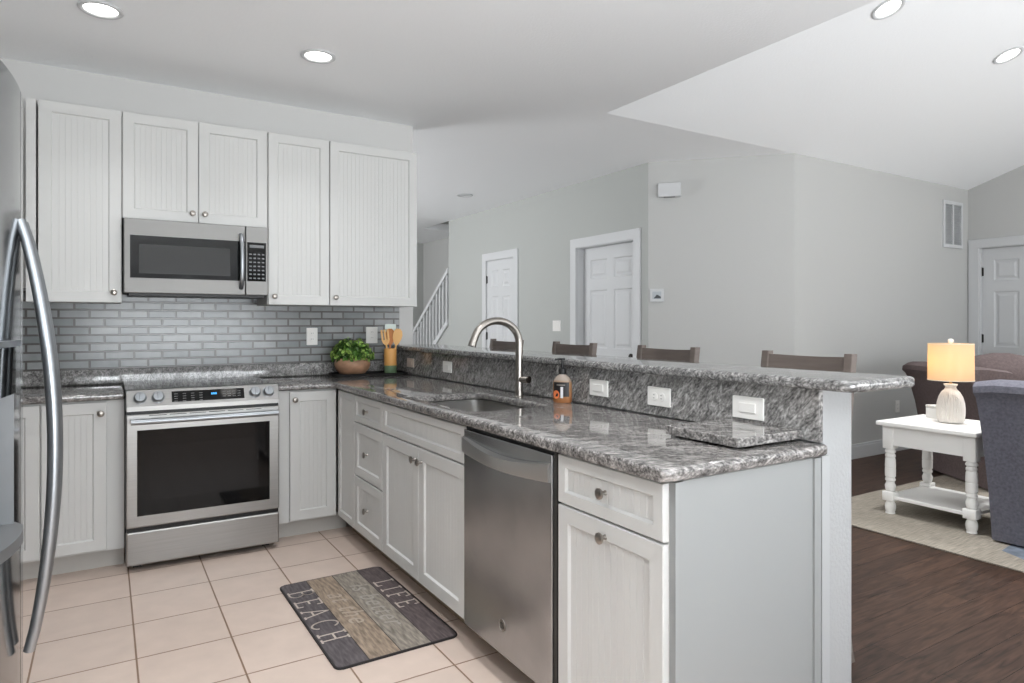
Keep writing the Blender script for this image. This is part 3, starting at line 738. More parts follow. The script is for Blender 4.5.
B('paddle', M_BLK, dsp, (-.37, -.34, -3.07, -3.0, .98, 1.13))
for yy in (-3.2, -2.4):
    for xx in (-.95, -.45):
        bm = bmesh.new(); lathe(bm, [(.02, 0), (.02, .02)], 12, (xx, yy, 0)); link('foot', bm, M_BLK, t)

# ------------------------------------------------------------------ sink, faucet, things on the counter
t = thing('sink', 'undermount stainless sink basin set in the granite counter', 'sink', ((SX0+SX1)/2, (SY0+SY1)/2, .878))
hx, hy, dp = (SX1-SX0)/2+.004, (SY1-SY0)/2+.004, .20
bm = bmesh.new()
def rr3(hx, hy, r, z): return [bm.verts.new((p[0], p[1], z)) for p in rrect(-hx, hx, -hy, hy, r, 5)]
R_ = [rr3(hx, hy, .054, 0), rr3(hx-.002, hy-.002, .05, -.17), rr3(hx-.02, hy-.02, .045, -.195), rr3(hx-.09, hy-.09, .03, -.2), rr3(.045, .045, .0449, -.203)]
for a, b_ in zip(R_, R_[1:]):
    for k in range(len(a)): bm.faces.new((a[k], a[(k+1) % len(a)], b_[(k+1) % len(a)], b_[k]))
link('basin', bm, mat('sink_steel', (165, 163, 160), .35, 1), t, 50)
bm = bmesh.new(); lathe(bm, [(.045, -.2025), (.042, -.2), (.036, -.204), (.01, -.206), (.001, -.2055)], 28); link('drain', bm, M_NICK, t, 40)

FXY = (1.622, -1.884)
t = thing('faucet', 'brushed nickel gooseneck kitchen faucet behind the sink', 'faucet', (*FXY, .9142))
bm = bmesh.new(); lathe(bm, [(.024, 0), (.024, .004), (.0195, .008), (.0185, .07), (.0185, .10)], 24); link('base', bm, M_NICK, t, 35)
bm = bmesh.new()
path = [(0, 0, .10), (0, 0, .18), (0, 0, .255)]
for k in range(1, 17):
    a = math.radians(k*10.4); path.append((-.125+.125*math.cos(a), 0, .262+.108*math.sin(a)))
ex_, ez_ = path[-1][0], path[-1][2]
path += [(ex_-.008, 0, ez_-.018), (ex_-.014, 0, ez_-.036)]
rads = [.0185]*3+[.0185-.001*k/16 for k in range(1, 17)]+[.0185, .0195]
tube(bm, path, rads, 18, (1.0, 1.0), up=Vector((0, 1, 0)))
link('spout', bm, M_NICK, t, 50)
dh = Vector((.35, -.93, 0)); bm = bmesh.new(); tube(bm, [Vector((0, 0, .085)), dh*.058+Vector((0, 0, .087))], .0165, 18); h_ = link('handle', bm, M_NICK, t, 40)
bm = bmesh.new(); tube(bm, [dh*.056+Vector((0, 0, .087)), dh*.062+Vector((0, 0, .087))], .0172, 18); link('handle_cap', bm, mat('faucet_cap', (90, 82, 76), .3, 1), h_, 40)

t = thing('soap_bottle', 'pump bottle of amber hand soap with a black label by the faucet', 'soap bottle', (1.674, -2.17, .9145), math.radians(-52))
bm = bmesh.new()
prof = [(.040, .024, 0), (.044, .027, .006), (.044, .027, .085), (.042, .026, .098), (.032, .021, .115), (.017, .016, .126), (.013, .013, .130)]
rings = []
for a, b_, z in prof: rings.append([bm.verts.new((a*math.cos(2*PI*k/28), b_*math.sin(2*PI*k/28), z)) for k in range(28)])
for a, b_ in zip(rings, rings[1:]):
    for k in range(28): bm.faces.new((a[k], a[(k+1) % 28], b_[(k+1) % 28], b_[k]))
bm.faces.new(rings[0]); bm.faces.new(rings[-1])
m_soap = bpy.data.materials.new('amber_soap'); m_soap.use_nodes = True; nt = m_soap.node_tree; b_ = nt.nodes['Principled BSDF']
tc = nt.nodes.new('ShaderNodeTexCoord'); sp = nt.nodes.new('ShaderNodeSeparateXYZ'); nt.links.new(tc.outputs['Object'], sp.inputs[0])
rp = nt.nodes.new('ShaderNodeValToRGB'); mr = nt.nodes.new('ShaderNodeMapRange'); mr.inputs[2].default_value = .13
nt.links.new(sp.outputs[2], mr.inputs[0]); nt.links.new(mr.outputs[0], rp.inputs[0]); nt.links.new(rp.outputs[0], b_.inputs['Base Color'])
rp.color_ramp.elements[0].color = (*lin((192, 128, 80)), 1); rp.color_ramp.elements[1].position = .8; rp.color_ramp.elements[1].color = (*lin((176, 162, 150)), 1)
e = rp.color_ramp.elements.new(.68); e.color = (*lin((176, 138, 104)), 1)
b_.inputs['Roughness'].default_value = .12; b_.inputs['Transmission Weight'].default_value = .25
link('bottle', bm, m_soap, t, 50)
def on_bottle(xa, xb, za, zb, off, m, name, parent=None):
    bm = bmesh.new(); rows = []
    for k in range(9):
        x = xa+(xb-xa)*k/8; y = -.027*math.sqrt(max(.02, 1-(x/.044)**2))-off
        rows.append((bm.verts.new((x, y, za)), bm.verts.new((x, y, zb))))
    for a, b2 in zip(rows, rows[1:]): bm.faces.new((a[0], b2[0], b2[1], a[1]))
    return link(name, bm, m, parent if parent else t)
lb = on_bottle(-.036, .036, .028, .093, .0006, mat('label_black', (30, 27, 28), .4), 'label')
on_bottle(-.001, .011, .022, .072, .0012, mat('label_white', (215, 215, 218), .5), 'label_strip', lb)
on_bottle(-.02, .02, .078, .083, .0012, mat('label_grey', (130, 124, 120), .5), 'label_line', lb)
bm = bmesh.new(); 
pts = [(-.022+.016*math.cos(2*PI*k/20), .037+.019*math.sin(2*PI*k/20)) for k in range(20)]
vs = [bm.verts.new((x, -.027*math.sqrt(max(.05, 1-(x/.044)**2))-.0014, z)) for x, z in pts]; bm.faces.new(vs); link('label_fruit', bm, mat('label_orange', (222, 120, 72), .5), lb)
bm = bmesh.new(); lathe(bm, [(.0165, .128), (.0165, .150), (.012, .154), (.005, .156), (.005, .19), (.012, .192), (.012, .2), (.004, .202)], 20)
tube(bm, [(.0, 0, .196), (-.014, -.010, .197), (-.030, -.018, .194)], .0045, 8)
link('pump', bm, M_BLK, t, 40)

t = thing('tray', 'low black tray in the counter corner under the plant', 'tray', (1.462, -.19, .9145), math.radians(-10))
bm = bmesh.new()
out = rrect(-.26, .255, -.12, .12, .05, 6); inn = rrect(-.253, .248, -.113, .113, .045, 6)
def lp(p, z): return [bm.verts.new((a, b2, z)) for a, b2 in p]
L_ = [lp(out, 0), lp(out, .016), lp(inn, .016), lp(inn, .005)]
for a, b2 in zip(L_, L_[1:]):
    for k in range(len(a)): bm.faces.new((a[k], a[(k+1) % len(a)], b2[(k+1) % len(a)], b2[k]))
bm.faces.new(L_[0]); bm.faces.new(L_[-1])
link('tray_body', bm, mat('tray_black', (20, 19, 18), .6, spec=.2), t)

PC = (1.352, -.165)
t = thing('potted_plant', 'leafy green plant in a round brown bowl planter on the black tray', 'plant', (*PC, .9200))
bm = bmesh.new(); lathe(bm, [(.06, 0), (.085, .008), (.112, .04), (.121, .07), (.116, .098), (.108, .112), (.103, .113), (.100, .107), (.105, .09)], 36, cap=False)
bmesh.ops.holes_fill(bm, edges=[e for e in bm.edges if e.is_boundary and all(v.co.z < .001 for v in e.verts)])
link('planter', bm, mat('planter_clay', (166, 128, 102), .5, noise=(14, .3, (1, 1, 2))), t, 50)
bm = bmesh.new(); lathe(bm, [(.104, .088), (.06, .1), (.002, .104)], 24); link('soil', bm, mat('soil', (52, 40, 32), .9), t)
m_leaf = mat('leaf_green', (70, 106, 42), .4, noise=(30, .6)); m_leaf2 = mat('leaf_light', (128, 158, 76), .4, noise=(30, .4))
for mm, cnt, nm in ((m_leaf, 640, 'foliage'), (m_leaf2, 170, 'new_leaves')):
    bm = bmesh.new()
    for k in range(cnt):
        th = random.uniform(0, 2*PI); ph = math.acos(random.uniform(-.15, 1)); rr = random.uniform(.55, 1.0)
        if nm == 'new_leaves': rr = random.uniform(.9, 1.06)
        d = Vector((math.sin(ph)*math.cos(th), math.sin(ph)*math.sin(th), math.cos(ph)))
        c = Vector((d.x*.140*rr, d.y*.125*rr, .115+d.z*.122*rr*(1+.12*math.sin(3*th))))
        if c.z < .065: continue
        s = random.uniform(.011, .021); rot = (d+Vector((random.uniform(-.6, .6), random.uniform(-.6, .6), random.uniform(-.2, .7)))).normalized().to_track_quat('Z', 'Y')
        sp_ = random.uniform(0, 2*PI); q_ = Euler((0, 0, sp_)).to_quaternion()
        P = [(0, -s, 0), (s*.5, -s*.5, .003), (s*.62, 0, .004), (s*.35, s*.6, .002), (0, s, -.003), (-s*.35, s*.6, .002), (-s*.62, 0, .004), (-s*.5, -s*.5, .003)]
        vs = [bm.verts.new(c+rot @ (q_ @ Vector(p))) for p in P]; ce = bm.verts.new(c+rot @ Vector((0, 0, -.003)))
        for i in range(8): bm.faces.new((ce, vs[i], vs[(i+1) % 8]))
    o = link(nm, bm, mm, t, recalc=False)
bm = bmesh.new()
for k in range(26):
    th = random.uniform(0, 2*PI); r1 = random.uniform(.03, .11)
    tube(bm, [(.02*math.cos(th), .02*math.sin(th), .095), (r1*.7*math.cos(th), r1*.7*math.sin(th), .16), (r1*math.cos(th), r1*math.sin(th), .20)], .0018, 5)
link('stems', bm, mat('stem_green', (70, 92, 45), .6), t)

UC = (1.60, -.235)
t = thing('utensil_crock', 'tan and green utensil crock on the right end of the black tray', 'utensil holder', (*UC, .9197))
bm = bmesh.new(); lathe(bm, [(.043, .058), (.0435, .06), (.0425, .172), (.041, .175), (.037, .175), (.036, .165), (.036, .07)], 30, cap=False); link('wood_sleeve', bm, mat('crock_tan', (216, 160, 92), .45), t, 50)
bm = bmesh.new(); lathe(bm, [(.040, 0), (.043, .003), (.043, .058), (.036, .0585)], 30); link('green_base', bm, mat('crock_green', (104, 128, 98), .45), t, 50)
def utensil(kind, label, off, lean, m, top):
    u = thing('wooden_'+kind if kind != 'spatula' else 'spatula', label, kind, (UC[0]+off[0], UC[1]+off[1], .9197+.0605), 0)
    u.rotation_euler = (lean[1], lean[0], math.radians(-20))
    bm = bmesh.new(); tube(bm, [(0, 0, 0), (0, 0, .1), (0, 0, top-.06)], [.006, .006, .0065], 10); link('shaft', bm, m, u, 50)
    bm = bmesh.new()
    if kind == 'spoon':
        prof = [(0.010, 0), (.021, .016), (.031, .045), (.033, .072), (.026, .098), (.012, .112)]
    elif kind == 'fork':
        prof = [(.010, 0), (.022, .014), (.028, .034)]
    else:
        prof = [(.009, 0), (.034, .014), (.038, .03), (.038, .08), (.034, .088)]
    z0 = top-.075
    f = [bm.verts.new((w, -.004, z0+z)) for w, z in prof]+[bm.verts.new((-w, -.004, z0+z)) for w, z in reversed(prof)]
    g = [bm.verts.new((v.co.x, .004, v.co.z)) for v in f]
    bm.faces.new(f); bm.faces.new(g)
    for i in range(len(f)): bm.faces.new((f[i], f[(i+1) % len(f)], g[(i+1) % len(f)], g[i]))
    if kind == 'fork':
        for x in (-.0205, 0, .0205): box(bm, x-.0068, x+.0068, -.004, .004, z0+.032, z0+.105, bev=.0015)
    link('head', bm, m, u)
    return u
m_w1 = mat('utensil_wood_light', (226, 176, 112), .5); m_w2 = mat('utensil_wood_brown', (186, 118, 60), .5)
utensil('fork', 'pale wooden fork leaning left in the utensil crock', (-.014, -.01), (-.13, .03), m_w1, .218)
utensil('spoon', 'brown wooden spoon standing upright in the middle of the crock', (.0, .006), (.0, 0), m_w2, .215)
utensil('spoon', 'pale wooden spoon leaning right in the utensil crock', (.016, -.004), (.16, .02), m_w1, .218)
utensil('spatula', 'pale white spatula sticking up behind the wooden spoons', (.004, .022), (.02, -.05), mat('spatula_white', (214, 226, 220), .3), .272)

bm = bmesh.new(); prism(bm, rrect(1.432, 1.7318, -3.347, -3.062, .004, 4), .921, .948, 'z', bev=.003)
t = tag(link('cutting_board', bm, G_TOP, None), 'rectangular granite board lying on the counter at the peninsula end', 'cutting board')
bm = bmesh.new()
for x in (1.46, 1.705):
    for y in (-3.31, -3.095): lathe(bm, [(.01, .9143), (.01, .921)], 12, (x, y, 0))
link('feet', bm, M_BLK, t)

# ------------------------------------------------------------------ kitchen mat
t = thing('floor_mat', 'wood-plank print kitchen mat with beach lettering in front of the sink', 'mat', (.617, -1.312, 0), math.radians(.6))
MW, ML = .508, .90     # x to the right, lettering runs along -y
bm = bmesh.new(); prism(bm, rrect(0, MW, -ML, 0, .028, 6), .0005, .009, 'z', bev=.003)
link('backing', bm, mat('mat_black', (38, 35, 36), .7), t)
bands = [(0.006, .130, (84, 78, 80), 'mat_plank_dark'), (.130, .258, (140, 124, 108), 'mat_plank_tan'), (.258, .386, (134, 126, 116), 'mat_plank_grey'), (.386, MW-.006, (86, 76, 76), 'mat_plank_brown')]
rim = rrect(.006, MW-.006, -ML+.006, -.006, .024, 6)
def clip(poly, a, b_):
    def cut(p, f):
        o = []
        for i in range(len(p)):
            u, w = p[i], p[(i+1) % len(p)]; fu, fw = f(u), f(w)
            if fu >= 0: o.append(u)
            if fu*fw < 0: s = fu/(fu-fw); o.append((u[0]+(w[0]-u[0])*s, u[1]+(w[1]-u[1])*s))
        return o
    return cut(cut(poly, lambda p: p[0]-a), lambda p: b_-p[0])
for a, b_, c, nm in bands:
    m_ = mat(nm, c, .75, noise=(9, .42, (10, 1.6, 1))); bm = bmesh.new(); prism(bm, clip(rim, a, b_-.0035), .0088, .0094)
    link('printed_plank', bm, m_, t)
def strokes(bm, paths, ox, oy, sz, w, z):
    """letters drawn as flat strokes; u runs along -y, v along +x"""
    for p in paths:
        for (u0, v0), (u1, v1) in zip(p, p[1:]):
            a = Vector((ox+v0*sz, oy-u0*sz)); b2 = Vector((ox+v1*sz, oy-u1*sz)); d = (b2-a)
            if d.length < 1e-6: continue
            d.normalize(); n_ = Vector((-d.y, d.x))*w/2; a2 = a-d*w*.3; b3 = b2+d*w*.3
            f = [bm.verts.new((q.x, q.y, z)) for q in (a2+n_, a2-n_, b3-n_, b3+n_)]; bm.faces.new(f)
arc = lambda cu, cv, ru, rv, a0, a1, k=10: [(cu+ru*math.cos(math.radians(a0+(a1-a0)*i/k)), cv+rv*math.sin(math.radians(a0+(a1-a0)*i/k))) for i in range(k+1)]
s_ = .09
GL = {'L': [[(.12, 0), (.12, 1)], [(0, 1), (.26, 1)], [(0, 0), (.6, 0), (.6, .22)]],
      'I': [[(.14, 0), (.14, 1)], [(0, 0), (.28, 0)], [(0, 1), (.28, 1)]],
      'F': [[(.12, 0), (.12, 1)], [(0, 0), (.28, 0)], [(0, 1), (.6, 1), (.6, .8)], [(.12, .52), (.42, .52)]],
      'E': [[(.12, 0), (.12, 1)], [(.6, .2), (.6, 0), (0, 0)], [(0, 1), (.6, 1), (.6, .8)], [(.12, .52), (.42, .52)]],
      'B': [[(.12, 0), (.12, 1)], [(0, 1), (.34, 1)]+arc(.34, .77, .22, .23, 90, -90)+[(.12, .54)], [(.34, .54)]+arc(.36, .27, .25, .27, 90, -90)+[(0, 0)]],
      'A': [[(.02, 0), (.33, 1), (.64, 0)], [(.13, .36), (.53, .36)], [(-.06, 0), (.12, 0)], [(.54, 0), (.72, 0)]],
      'C': [[(.58, .82)]+arc(.34, .5, .34, .5, 50, 310, 16)+[(.58, .2)]],
      'H': [[(.12, 0), (.12, 1)], [(.6, 0), (.6, 1)], [(.12, .52), (.6, .52)], [(0, 0), (.24, 0)], [(0, 1), (.24, 1)], [(.48, 0), (.72, 0)], [(.48, 1), (.72, 1)]]}
m_let = mat('mat_lettering', (188, 176, 166), .8)
def word(txt, x, y, sz, gap, name):
    bm = bmesh.new(); u = 0
    for ch in txt:
        strokes(bm, GL[ch], x, y-u, sz, .0085, .0098); u += (max(p[0] for q in GL[ch] for p in q)+gap)*sz
    return link(name, bm, m_let, t, recalc=False)
word('LIFE', .402, -.20, .092, .5, 'lettering')
word('BEACH', .016, -.115, .108, .5, 'lettering')
def script(txt, x, y, sz, m):
    cu = bpy.data.curves.new('lettering', 'FONT'); cu.body = txt; cu.size = sz; cu.shear = .3; cu.extrude = .0002; cu.space_character = 1.15
    tmp = bpy.data.objects.new('lettering', cu); COL.objects.link(tmp)
    bpy.context.view_layer.update()
    me = bpy.data.meshes.new_from_object(tmp.evaluated_get(bpy.context.evaluated_depsgraph_get())); bpy.data.objects.remove(tmp)
    o = bpy.data.objects.new('lettering', me); COL.objects.link(o); me.materials.append(m); o.parent = t
    o.location = (x, y, .0097); o.rotation_euler = (0, 0, -PI/2)
script('is better', .288, -.17, .125, mat('mat_script_grey', (156, 150, 142), .8))
script('at the', .165, -.22, .13, mat('mat_script_tan', (166, 152, 138), .8))

# ------------------------------------------------------------------ bar stools
m_st = mat('stool_wood', (108, 98, 92), .5, noise=(6, .12, (1, 1, 8)))
def make_stool(label):
    t = thing('bar_stool', label, 'bar stool', (0, 0, 0), 0, 'bar stools behind the raised bar')
    hw = .184   # along y
    for s in (-1, 1):
        bm = bmesh.new(); prism(bm, [(.165, 0), (.2, 0), (.17, .12), (.155, .30), (.155, .74), (.215, 1.158), (.18, 1.158), (.12, .74), (.12, .30), (.135, .12)], s*hw-.017, s*hw+.017, 'y', bev=.004)
        link('rear_leg', bm, m_st, t)
        bm = bmesh.new(); box(bm, -.185, -.15, s*(hw-.01)-.017, s*(hw-.01)+.017, 0, .70, bev=.004); link('front_leg', bm, m_st, t)
        B('side_stretcher', m_st, t, (-.155, .125, s*(hw-.006)-.011, s*(hw-.006)+.011, .24, .27))
    for nm, z, x, hh in (('top_rail', 1.085, .183, .06), ('back_slat', .93, .163, .05)):
        bm = bmesh.new(); rows = []
        for k in range(13):
            s = k/12; y = -hw+.015+(2*hw-.03)*s; bowx = x+.022*math.sin(PI*s); zz = z+.012*(2*s-1)**2*0
            dip = -.004*math.sin(PI*s)
            rows.append([bm.verts.new(p) for p in ((bowx-.009, y, zz-hh), (bowx+.009, y, zz-hh), (bowx+.016, y, zz+hh+dip), (bowx-.002, y, zz+hh+dip))])
        for a, b2 in zip(rows, rows[1:]):
            for i in range(4): bm.faces.new((a[i], a[(i+1) % 4], b2[(i+1) % 4], b2[i]))
        bm.faces.new(rows[0]); bm.faces.new(rows[-1]); link(nm, bm, m_st, t, 40)
    bm = bmesh.new(); box(bm, -.2, .115, -.175, .175, .70, .75, bev=.015, seg=3); link('seat', bm, mat('stool_seat', (92, 84, 82), .6), t)
    B('foot_rail', m_st, t, (-.18, -.158, -hw+.02, hw-.02, .28, .31)); B('rear_stretcher', m_st, t, (.13, .15, -hw+.02, hw-.02, .24, .27))
    return t
stool = make_stool('first taupe wooden bar stool, farthest down the bar behind the faucet')
SX = 2.11
labs = ['taupe bar stool farthest down the bar, its back seen behind the faucet', 'taupe bar stool second from the far end, behind the soap bottle', 'taupe bar stool second from the bar end, below the thermostat', 'taupe bar stool nearest the open bar end, above the granite board']
for i, y in enumerate((-.63, -1.417, -2.19, -2.963)):
    o = stool if i == 0 else copy_tree(stool)
    o.location = (SX, y, 0); o['label'] = labs[i]

# ------------------------------------------------------------------ living room
m_rug = mat('rug_weave', (146, 138, 126), .95, noise=(9, .38, (1, 30, 1)), bump=(260, .6))
bm = bmesh.new(); box(bm, 3.89, 7.2, -5.0, -1.80, 0.0005, .010, bev=.003)
o = link('area_rug', bm, m_rug); tag(o, 'greige woven area rug under the end table and chairs', 'rug')
bm = bmesh.new(); prism(bm, [(4.15, -2.9), (4.33, -2.88), (4.345, -3.6), (4.1, -3.5), (4.05, -3.1)], .0098, .0104)
link('blue_pattern', bm, mat('rug_blue', (108, 116, 128), .95, noise=(12, .3)), o)

TX0, TX1, TY0, TY1, TZ = 4.285, 4.88, -2.715, -2.115, .622
RUG = .0105
t = thing('end_table', 'white painted end table with turned legs and a lower shelf', 'side table', (0, 0, RUG))
m_tb = mat('table_white', (242, 240, 236), .45)
bm = bmesh.new(); box(bm, TX0, TX1, TY0, TY1, TZ-.028-RUG, TZ-RUG, bev=.006); link('tabletop', bm, m_tb, t)
lx = (4.355, 4.825); ly = (-2.66, -2.175)
B('apron', m_tb, t, (lx[0]-.028, lx[0]-.008, ly[0], ly[1], .455, TZ-.028-RUG), (lx[1]+.008, lx[1]+.028, ly[0], ly[1], .455, TZ-.028-RUG), (lx[0], lx[1], ly[1]+.008, ly[1]+.028, .455, TZ-.028-RUG), (lx[0], lx[1], ly[0]-.028, ly[0]-.008, .455, TZ-.028-RUG))
for x in lx:
    for y in ly:
        bm = bmesh.new()
        box(bm, x-.034, x+.034, y-.034, y+.034, .43, TZ-.028-RUG, bev=.003)
        box(bm, x-.036, x+.036, y-.036, y+.036, .085, .145, bev=.004)
        lathe(bm, [(.026, .43), (.026, .425), (.033, .415), (.033, .405), (.024, .398), (.031, .388), (.031, .376), (.027, .37), (.031, .36), (.033, .31), (.0325, .305), (.030, .302), (.0325, .299), (.033, .29), (.032, .245), (.026, .238), (.031, .228), (.031, .218), (.024, .212), (.026, .2), (.033, .185), (.03, .16), (.024, .147)], 22, (x, y, 0))
        lathe(bm, [(.026, .085), (.023, .078), (.031, .062), (.033, .045), (.030, .02), (.026, .012), (.03, 0)], 22, (x, y, 0))
        link('leg', bm, m_tb, t, 35)
bm = bmesh.new(); box(bm, lx[0]-.02, lx[1]+.02, ly[0]-.02, ly[1]+.02, .098, .12, bev=.004); link('shelf', bm, m_tb, t)

LXY = (4.61, -2.425)
t = thing('table_lamp', 'lit table lamp with white ribbed base and drum shade on the end table', 'lamp', (*LXY, TZ+.0005))
bm = bmesh.new()
prof = [(.058, 0), (.078, .004), (.086, .02), (.091, .05), (.092, .09), (.088, .13), (.076, .17), (.058, .2), (.043, .216), (.036, .228), (.036, .236), (.045, .246), (.047, .252), (.03, .254)]
seg = 64; rings = []
for r, z in prof:
    r *= .86
    rib = .0022 if .01 < z < .215 else 0
    rings.append([bm.verts.new(((r+rib*(1 if k % 2 else -1))*math.cos(2*PI*k/seg), (r+rib*(1 if k % 2 else -1))*math.sin(2*PI*k/seg), z)) for k in range(seg)])
for a, b2 in zip(rings, rings[1:]):
    for k in range(seg): bm.faces.new((a[k], a[(k+1) % seg], b2[(k+1) % seg], b2[k]))
bm.faces.new(rings[0]); bm.faces.new(rings[-1])
link('lamp_base', bm, mat('lamp_ceramic', (228, 222, 214), .55), t, 30)
bm = bmesh.new(); lathe(bm, [(.008, .25), (.008, .30), (.018, .302), (.018, .34)], 16); link('socket', bm, mat('lamp_brass', (196, 160, 110), .35, .8), t, 40)
m_sh = bpy.data.materials.new('lamp_shade_linen'); m_sh.use_nodes = True; nt = m_sh.node_tree
for n_ in list(nt.nodes): nt.nodes.remove(n_)
ou = nt.nodes.new('ShaderNodeOutputMaterial'); df = nt.nodes.new('ShaderNodeBsdfDiffuse'); tr = nt.nodes.new('ShaderNodeBsdfTranslucent'); ad = nt.nodes.new('ShaderNodeMixShader')
df.inputs[0].default_value = (*lin((236, 218, 192)), 1); tr.inputs[0].default_value = (*lin((246, 206, 148)), 1); ad.inputs[0].default_value = .5
nt.links.new(df.outputs[0], ad.inputs[1]); nt.links.new(tr.outputs[0], ad.inputs[2]); nt.links.new(ad.outputs[0], ou.inputs[0])
bm = bmesh.new(); lathe(bm, [(.130, .278), (.128, .515)], 48, cap=False); link('lamp_shade', bm, m_sh, t, 60)
bm = bmesh.new(); lathe(bm, [(.130, .276), (.1315, .276), (.1315, .281), (.130, .281)], 48, cap=False); lathe(bm, [(.128, .512), (.1295, .512), (.1295, .517), (.128, .517)], 48, cap=False)
for k in range(3):
    a = 2*PI*k/3; tube(bm, [(0, 0, .505), (.128*math.cos(a), .128*math.sin(a), .513)], .002, 6)
link('shade_frame', bm, mat('shade_trim', (238, 226, 206), .6), t)
bm = bmesh.new(); lathe(bm, [(.003, .505), (.006, .515), (.014, .522), (.018, .532), (.015, .543), (.004, .548)], 20); link('finial', bm, mat('finial_white', (236, 230, 220), .4), t, 40)
bm = bmesh.new(); lathe(bm, [(.012, .34), (.018, .36), (.029, .39), (.03, .41), (.02, .435), (.003, .442)], 20); link('bulb', bm, mat('bulb_glow', (255, 225, 175), .4, emit=(255, 200, 120), estr=6), t, 60)
l = bpy.data.lights.new('lamp_bulb_light', 'POINT'); l.energy = LAMP_POWER; l.color = (1, .68, .36); l.shadow_soft_size = .05
o = bpy.data.objects.new('lamp_bulb_light', l); COL.objects.link(o); o.parent = t; o.location = (-.02, .045, .40)
t = thing('small_box', 'small square white box on the end table behind the lamp', 'box', (4.765, -2.27, TZ+.0005), math.radians(-28))
B('box_body', mat('box_white', (226, 224, 220), .5), t, (-.045, .045, -.055, .055, 0, .07), bev=.003); B('lid', mat('box_lid', (214, 212, 206), .5), t, (-.047, .047, -.057, .057, .0705, .085), bev=.003)

m_sofa = mat('sofa_brown', (98, 85, 84), .9, noise=(60, .16), bump=(220, .5)); m_chair = mat('chair_greyblue', (98, 97, 106), .9, noise=(70, .22), bump=(220, .5))
def soft(bm, x0, x1, y0, y1, z0, z1, r, puff=0., seg=5):
    """rounded cushion block, optionally puffed"""
    vs = box(bm, x0, x1, y0, y1, z0, z1)
    es = list({e for v in vs for e in v.link_edges}); pre = set(bm.verts)-set(vs)
    bmesh.ops.bevel(bm, geom=es, offset=r, segments=seg, profile=.5, affect='EDGES')
    if puff:
        new = [v for v in bm.verts if v not in pre]
        fs = list({f for v in new for f in v.link_faces})
        bmesh.ops.subdivide_edges(bm, edges=list({e for f in fs for e in f.edges}), cuts=2, use_grid_fill=True)
        new = [v for v in bm.verts if v not in pre]; c = Vector(((x0+x1)/2, (y0+y1)/2, (z0+z1)/2)); h = Vector(((x1-x0)/2, (y1-y0)/2, (z1-z0)/2))
        for v in new:
            d = [(v.co[i]-c[i])/h[i] for i in range(3)]
            for i in range(3):
                j, k = (i+1) % 3, (i+2) % 3
                v.co[i] += d[i]*puff*max(0, 1-d[j]**2)*max(0, 1-d[k]**2)
def roll_panel(bm, prof, a0, a1, axis, bulge=0., n=10):
    """extrude an outline along an axis with rounded ends"""
    rows = []
    for k in range(n+1):
        s = k/n; h = a0+(a1-a0)*s; e = min(s, 1-s)*2; f = 1-.06*(1-min(1, e*4))**2
        cx = sum(p[0] for p in prof)/len(prof); cz = sum(p[1] for p in prof)/len(prof)
        ring = []
        for p in prof:
            x = cx+(p[0]-cx)*f; z = p[1] if p[1] < .1 else cz+(p[1]-cz)*f
            ring.append(bm.verts.new((h, x, z) if axis == 'x' else (x, h, z)))
        rows.append(ring)
    m_ = len(prof)
    for a, b2 in zip(rows, rows[1:]):
        for i in range(m_): bm.faces.new((a[i], a[(i+1) % m_], b2[(i+1) % m_], b2[i]))
    bm.faces.new(rows[0]); bm.faces.new(rows[-1])
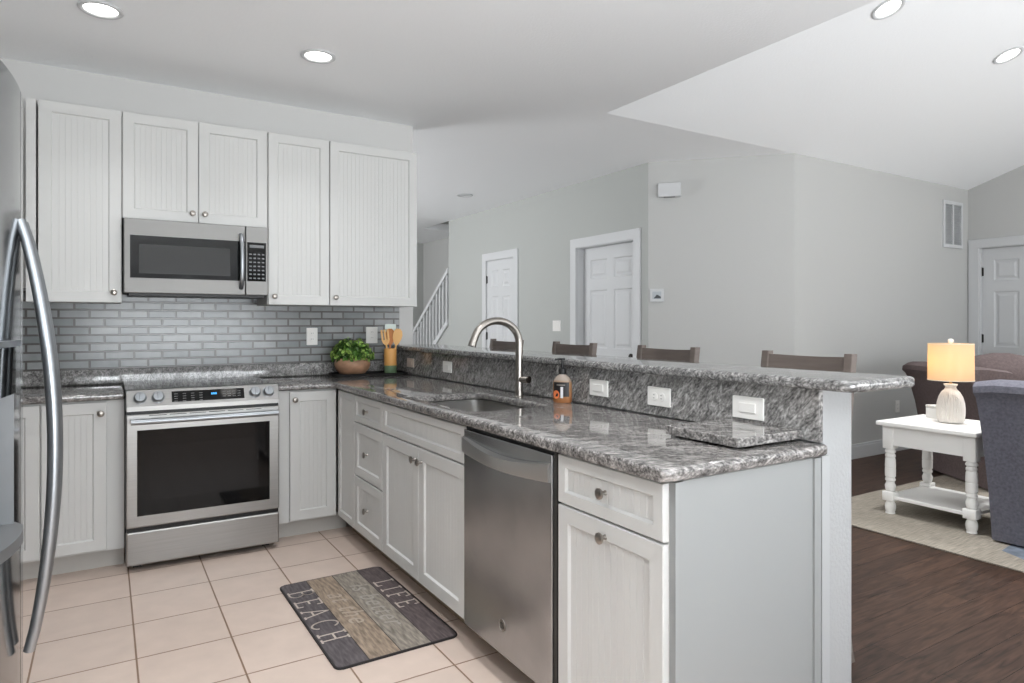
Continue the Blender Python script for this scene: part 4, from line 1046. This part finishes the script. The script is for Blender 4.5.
# flared outline: straight slanted panel with a rolled top (outside on the negative side)
def flare(h, w=.2, lean=.16):
    o = [(0, .012), (-.01, .25), (-lean*.45, h*.62), (-lean*.8, h*.83), (-lean, h*.9), (-lean-.03, h*.93), (-lean-.025, h*.97), (-lean+.02, h)]
    i = [(-lean+.12, h), (w-.04, h*.97), (w, h*.9), (w, .012)]
    return o+i
def seating(name, label, cat, loc, rz, length, m, seats, depth=.92, back=.96):
    """faces local -y; left arm at x=0"""
    t = thing(name, label, cat, loc, rz)
    bm = bmesh.new(); box(bm, .02, length-.02, .05, depth-.05, .04, .30, bev=.02); link('base', bm, m, t)
    bm = bmesh.new(); roll_panel(bm, flare(.93), .02, depth-.02, 'y'); link('arm', bm, m, t, 40)
    bm = bmesh.new(); roll_panel(bm, [(length-p[0], p[1]) for p in flare(.66)], .02, depth-.02, 'y'); link('arm', bm, m, t, 40)
    bm = bmesh.new(); roll_panel(bm, [(depth-p[0]*.8-.02, p[1]) for p in flare(back-.04, .2, .12)], .05, length-.05, 'x'); link('backrest', bm, m, t, 40)
    w = (length-.40)/seats
    for k in range(seats):
        x = .2+k*w
        bm = bmesh.new(); soft(bm, x+.005, x+w-.005, .02, depth-.24, .30, .48, .05, .03); link('seat_cushion', bm, m, t, 60)
        bm = bmesh.new(); soft(bm, x+.005, x+w-.005, depth-.40, depth-.16, .49, back+.03, .09, .06); link('back_cushion', bm, m, t, 60)
    for x in (.1, length-.1):
        for y in (.12, depth-.12):
            bm = bmesh.new(); lathe(bm, [(.022, 0), (.03, .045)], 14, (x, y, 0)); link('foot', bm, M_BLK, t)
    return t
seating('sofa', 'brown upholstered sofa behind the end table in front of the far wall', 'sofa', (5.50, -2.31, RUG), math.atan2(-.55, .83), 2.1, m_sofa, 3, back=.925)
# armchair seen from its outer back
t = thing('armchair', 'grey-blue upholstered armchair seen from behind at the right edge', 'armchair', (4.275, -2.80, RUG), math.radians(-87))
D = t
bm = bmesh.new(); roll_panel(bm, flare(.935, .22, .05), .0, .92, 'x')
for v in bm.verts:
    v.co.x += (-.08 if v.co.x < .46 else .08)*min(1, abs(v.co.x-.46)/.3)*max(0, v.co.z/.955)**1.4
link('backrest', bm, m_chair, t, 40)
bm = bmesh.new(); box(bm, .04, .88, .1, .86, .04, .30, bev=.02); link('base', bm, m_chair, t)
bm = bmesh.new(); soft(bm, .17, .75, .2, .86, .30, .48, .05, .03); link('seat_cushion', bm, m_chair, t, 60)
for a in (.0, .76):
    bm = bmesh.new(); soft(bm, a, a+.16, .12, .88, .04, .64, .06, .02); link('arm', bm, m_chair, t, 60)
bm = bmesh.new(); soft(bm, .18, .74, .1, .32, .48, .98, .09, .04); link('back_cushion', bm, m_chair, t, 60)
for x in (.1, .82):
    for y in (.1, .8):
        bm = bmesh.new(); lathe(bm, [(.022, 0), (.03, .045)], 14, (x, y, 0)); link('foot', bm, M_BLK, t)
